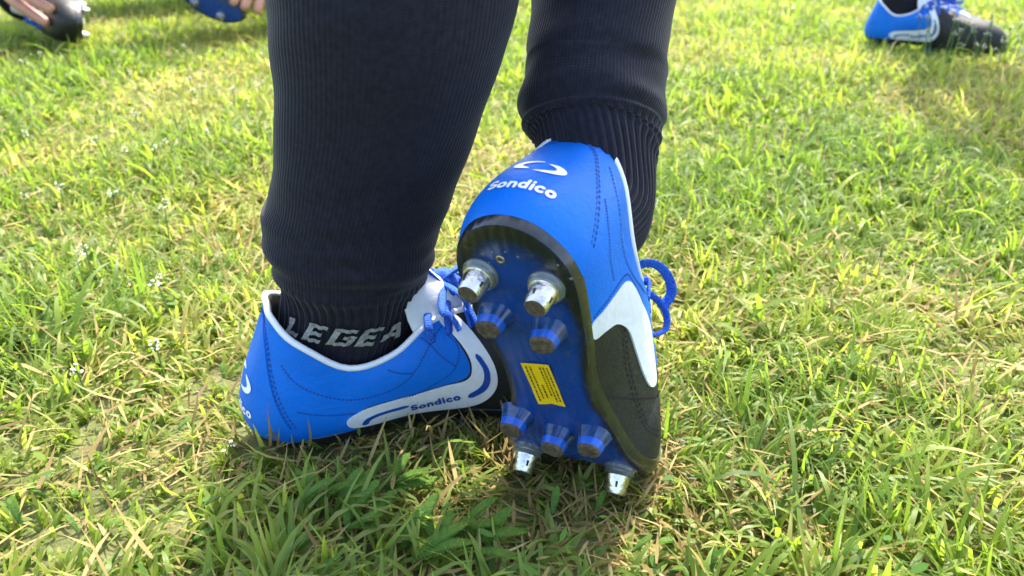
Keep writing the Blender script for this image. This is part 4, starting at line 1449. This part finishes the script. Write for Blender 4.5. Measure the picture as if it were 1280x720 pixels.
for k in range(90):
    y = random.uniform(.33, .62)
    x = random.uniform(-.30, .12)
    sp.append((x, y, random.uniform(.012, .024), random.uniform(0, 6.28), random.uniform(.4, 1.2)))
for (x, y) in ((-.045, .345), (-.03, .362), (-.055, .355), (-.02, .35), (-.10, .38), (-.12, .39), (-.09, .372), (-.07, .40)):
    for k in range(3):
        sp.append((x + random.uniform(-.008, .008), y + random.uniform(-.006, .006), random.uniform(.028, .045), random.uniform(-.6, 1.2), random.uniform(.5, 1.0)))
sp = [s for s in sp if not any(inside(np.array([s[0]]), np.array([s[1]]), f)[0] for f in FPS)]
feather_leaves(sp)

# small round clover-like leaves
def leaflets():
    V, F, T = [], [], []
    for k in range(700):
        y = random.uniform(.28, 2.0); x = random.uniform(-.64, .64) * (y * .95 + .15)
        if any(inside(np.array([x]), np.array([y]), f)[0] for f in FPS): continue
        z = float(hgt(np.array(x), np.array(y))) + random.uniform(.004, .024)
        az = random.uniform(0, 6.28); el = random.uniform(-.2, .9)
        L = random.uniform(.005, .012); W = L * random.uniform(.22, .42)
        d = np.array((math.cos(az) * math.cos(el), math.sin(az) * math.cos(el), math.sin(el))); s = np.array((-math.sin(az), math.cos(az), random.uniform(-.5, .5)))
        p = np.array((x, y, z)); o = len(V)
        V += [p, p + d * L * .35 + s * W * .5, p + d * L * .75 + s * W * .42, p + d * L, p + d * L * .75 - s * W * .42, p + d * L * .35 - s * W * .5]
        F.append((o, o + 1, o + 2, o + 3, o + 4, o + 5)); T += [random.gauss(.5, .2)] * 6
    me = mesh('small_leaves', V, F, M['weed'], smooth=False)
    at = me.attributes.new('tone', 'FLOAT', 'POINT'); at.data.foreach_set('value', T)
    tag(obj('small_leaves', me), 'small oval weed leaves scattered through the grass', 'weed', kind='stuff')
leaflets()

# ------------------------------------------------------------------ white flowering weeds, one thing each
M['petal'] = mat('white_petal', (.74, .72, .55), .7, var=.15, scale=300)
M['stem'] = mat('flower_stem', (.12, .2, .04), .6)
def make_flower(x, y, h, spread, nfl, label, group, seed):
    rr = random.Random(seed)
    root = obj('white_wildflower', None, None, (x, y, float(hgt(np.array(x), np.array(y))) - .008))
    root.empty_display_size = .01
    tag(root, label, 'wildflower', group)
    lx, ly = rr.uniform(-.2, .2) * h, rr.uniform(-.2, .2) * h
    top = np.array((lx, ly, h))
    st = [tube(smooth_poly([(0, 0, 0), (lx * .2, ly * .3, h * .4), (lx * .6, ly * .6, h * .75), top], False, 3), .0007, n=5)]
    heads = []
    for k in range(nfl):
        a = rr.uniform(0, 6.28); r = spread * math.sqrt(rr.random())
        q = top + np.array((r * math.cos(a), r * math.sin(a), rr.uniform(-.004, .003) - r * .3))
        st.append(tube([top * .86, (top * .9 + q) * .5, q], .0004, n=4))
        o = []
        Vh, Fh = [], []
        for m_ in range(4):
            pa = a + m_ * math.pi / 2 + rr.uniform(-.3, .3)
            d = np.array((math.cos(pa), math.sin(pa), rr.uniform(.1, .6))); s = np.array((-math.sin(pa), math.cos(pa), 0))
            L = rr.uniform(.0011, .0017)
            i = len(Vh)
            Vh += [q, q + d * L * .6 + s * L * .5, q + d * L * 1.1, q + d * L * .6 - s * L * .5]
            Fh.append((i, i + 1, i + 2, i + 3))
        heads.append((Vh, Fh))
        # a small bud in the middle
        heads.append(tube([q - (0, 0, .0006), q + (0, 0, .0004), q + (0, 0, .0012)], [.0007, .0010, .0003], [.0007, .0010, .0003], n=5))
    V, F = join(st); obj('stem', mesh('stem', V, F, M['stem']), root)
    V, F = join(heads); obj('flower_head', mesh('flower_head', V, F, M['petal'], smooth=False), root)
    return root
# ground points of the flowers seen in the photograph
FL = [(-.345, .78, .055, .007, 12, 'white wildflower cluster on a tall stem left of the dark sock'),
      (-.50, .66, .050, .006, 10, 'white wildflower at the left edge of the grass'),
      (-.385, .70, .045, .007, 12, 'white wildflower low in the grass, midway between the left edge and the dark sock'),
      (-.285, .62, .045, .006, 11, 'white wildflower beside the dark calf, above the planted boot heel'),
      (-.255, .525, .040, .005, 9, 'white wildflower just left of the planted boot heel'),
      (-.300, .50, .034, .005, 8, 'white wildflower nearest the planted boot in the lower left grass'),
      (-.180, .430, .022, .004, 4, 'half open wildflower bud in front of the planted boot heel'),
      (-.42, .60, .04, .005, 8, 'small white wildflower in dry grass left of the boots')]
for i, f in enumerate(FL):
    make_flower(f[0], f[1], f[2], f[3], f[4], f[5], 'white wildflowers in the near grass', 40 + i)
rf = random.Random(5)
for i in range(34):
    u_ = rf.random()
    x = .80 + .22 * rf.random(); y = 1.66 + .14 * rf.random() - (x - .8) * .25
    make_flower(x, y, rf.uniform(.045, .105), .006, rf.randint(4, 7), 'pale budding weed standing in front of the far right boot', 'pale weeds around the far boot', 100 + i)
for i in range(26):
    y = rf.uniform(.7, 1.7); x = -rf.uniform(.22, .62) * (y * .95 + .1)
    make_flower(x, y, rf.uniform(.03, .05), .005, rf.randint(4, 8), 'small white wildflower scattered in the grass left of the legs', 'white wildflowers scattered in the left grass', 200 + i)
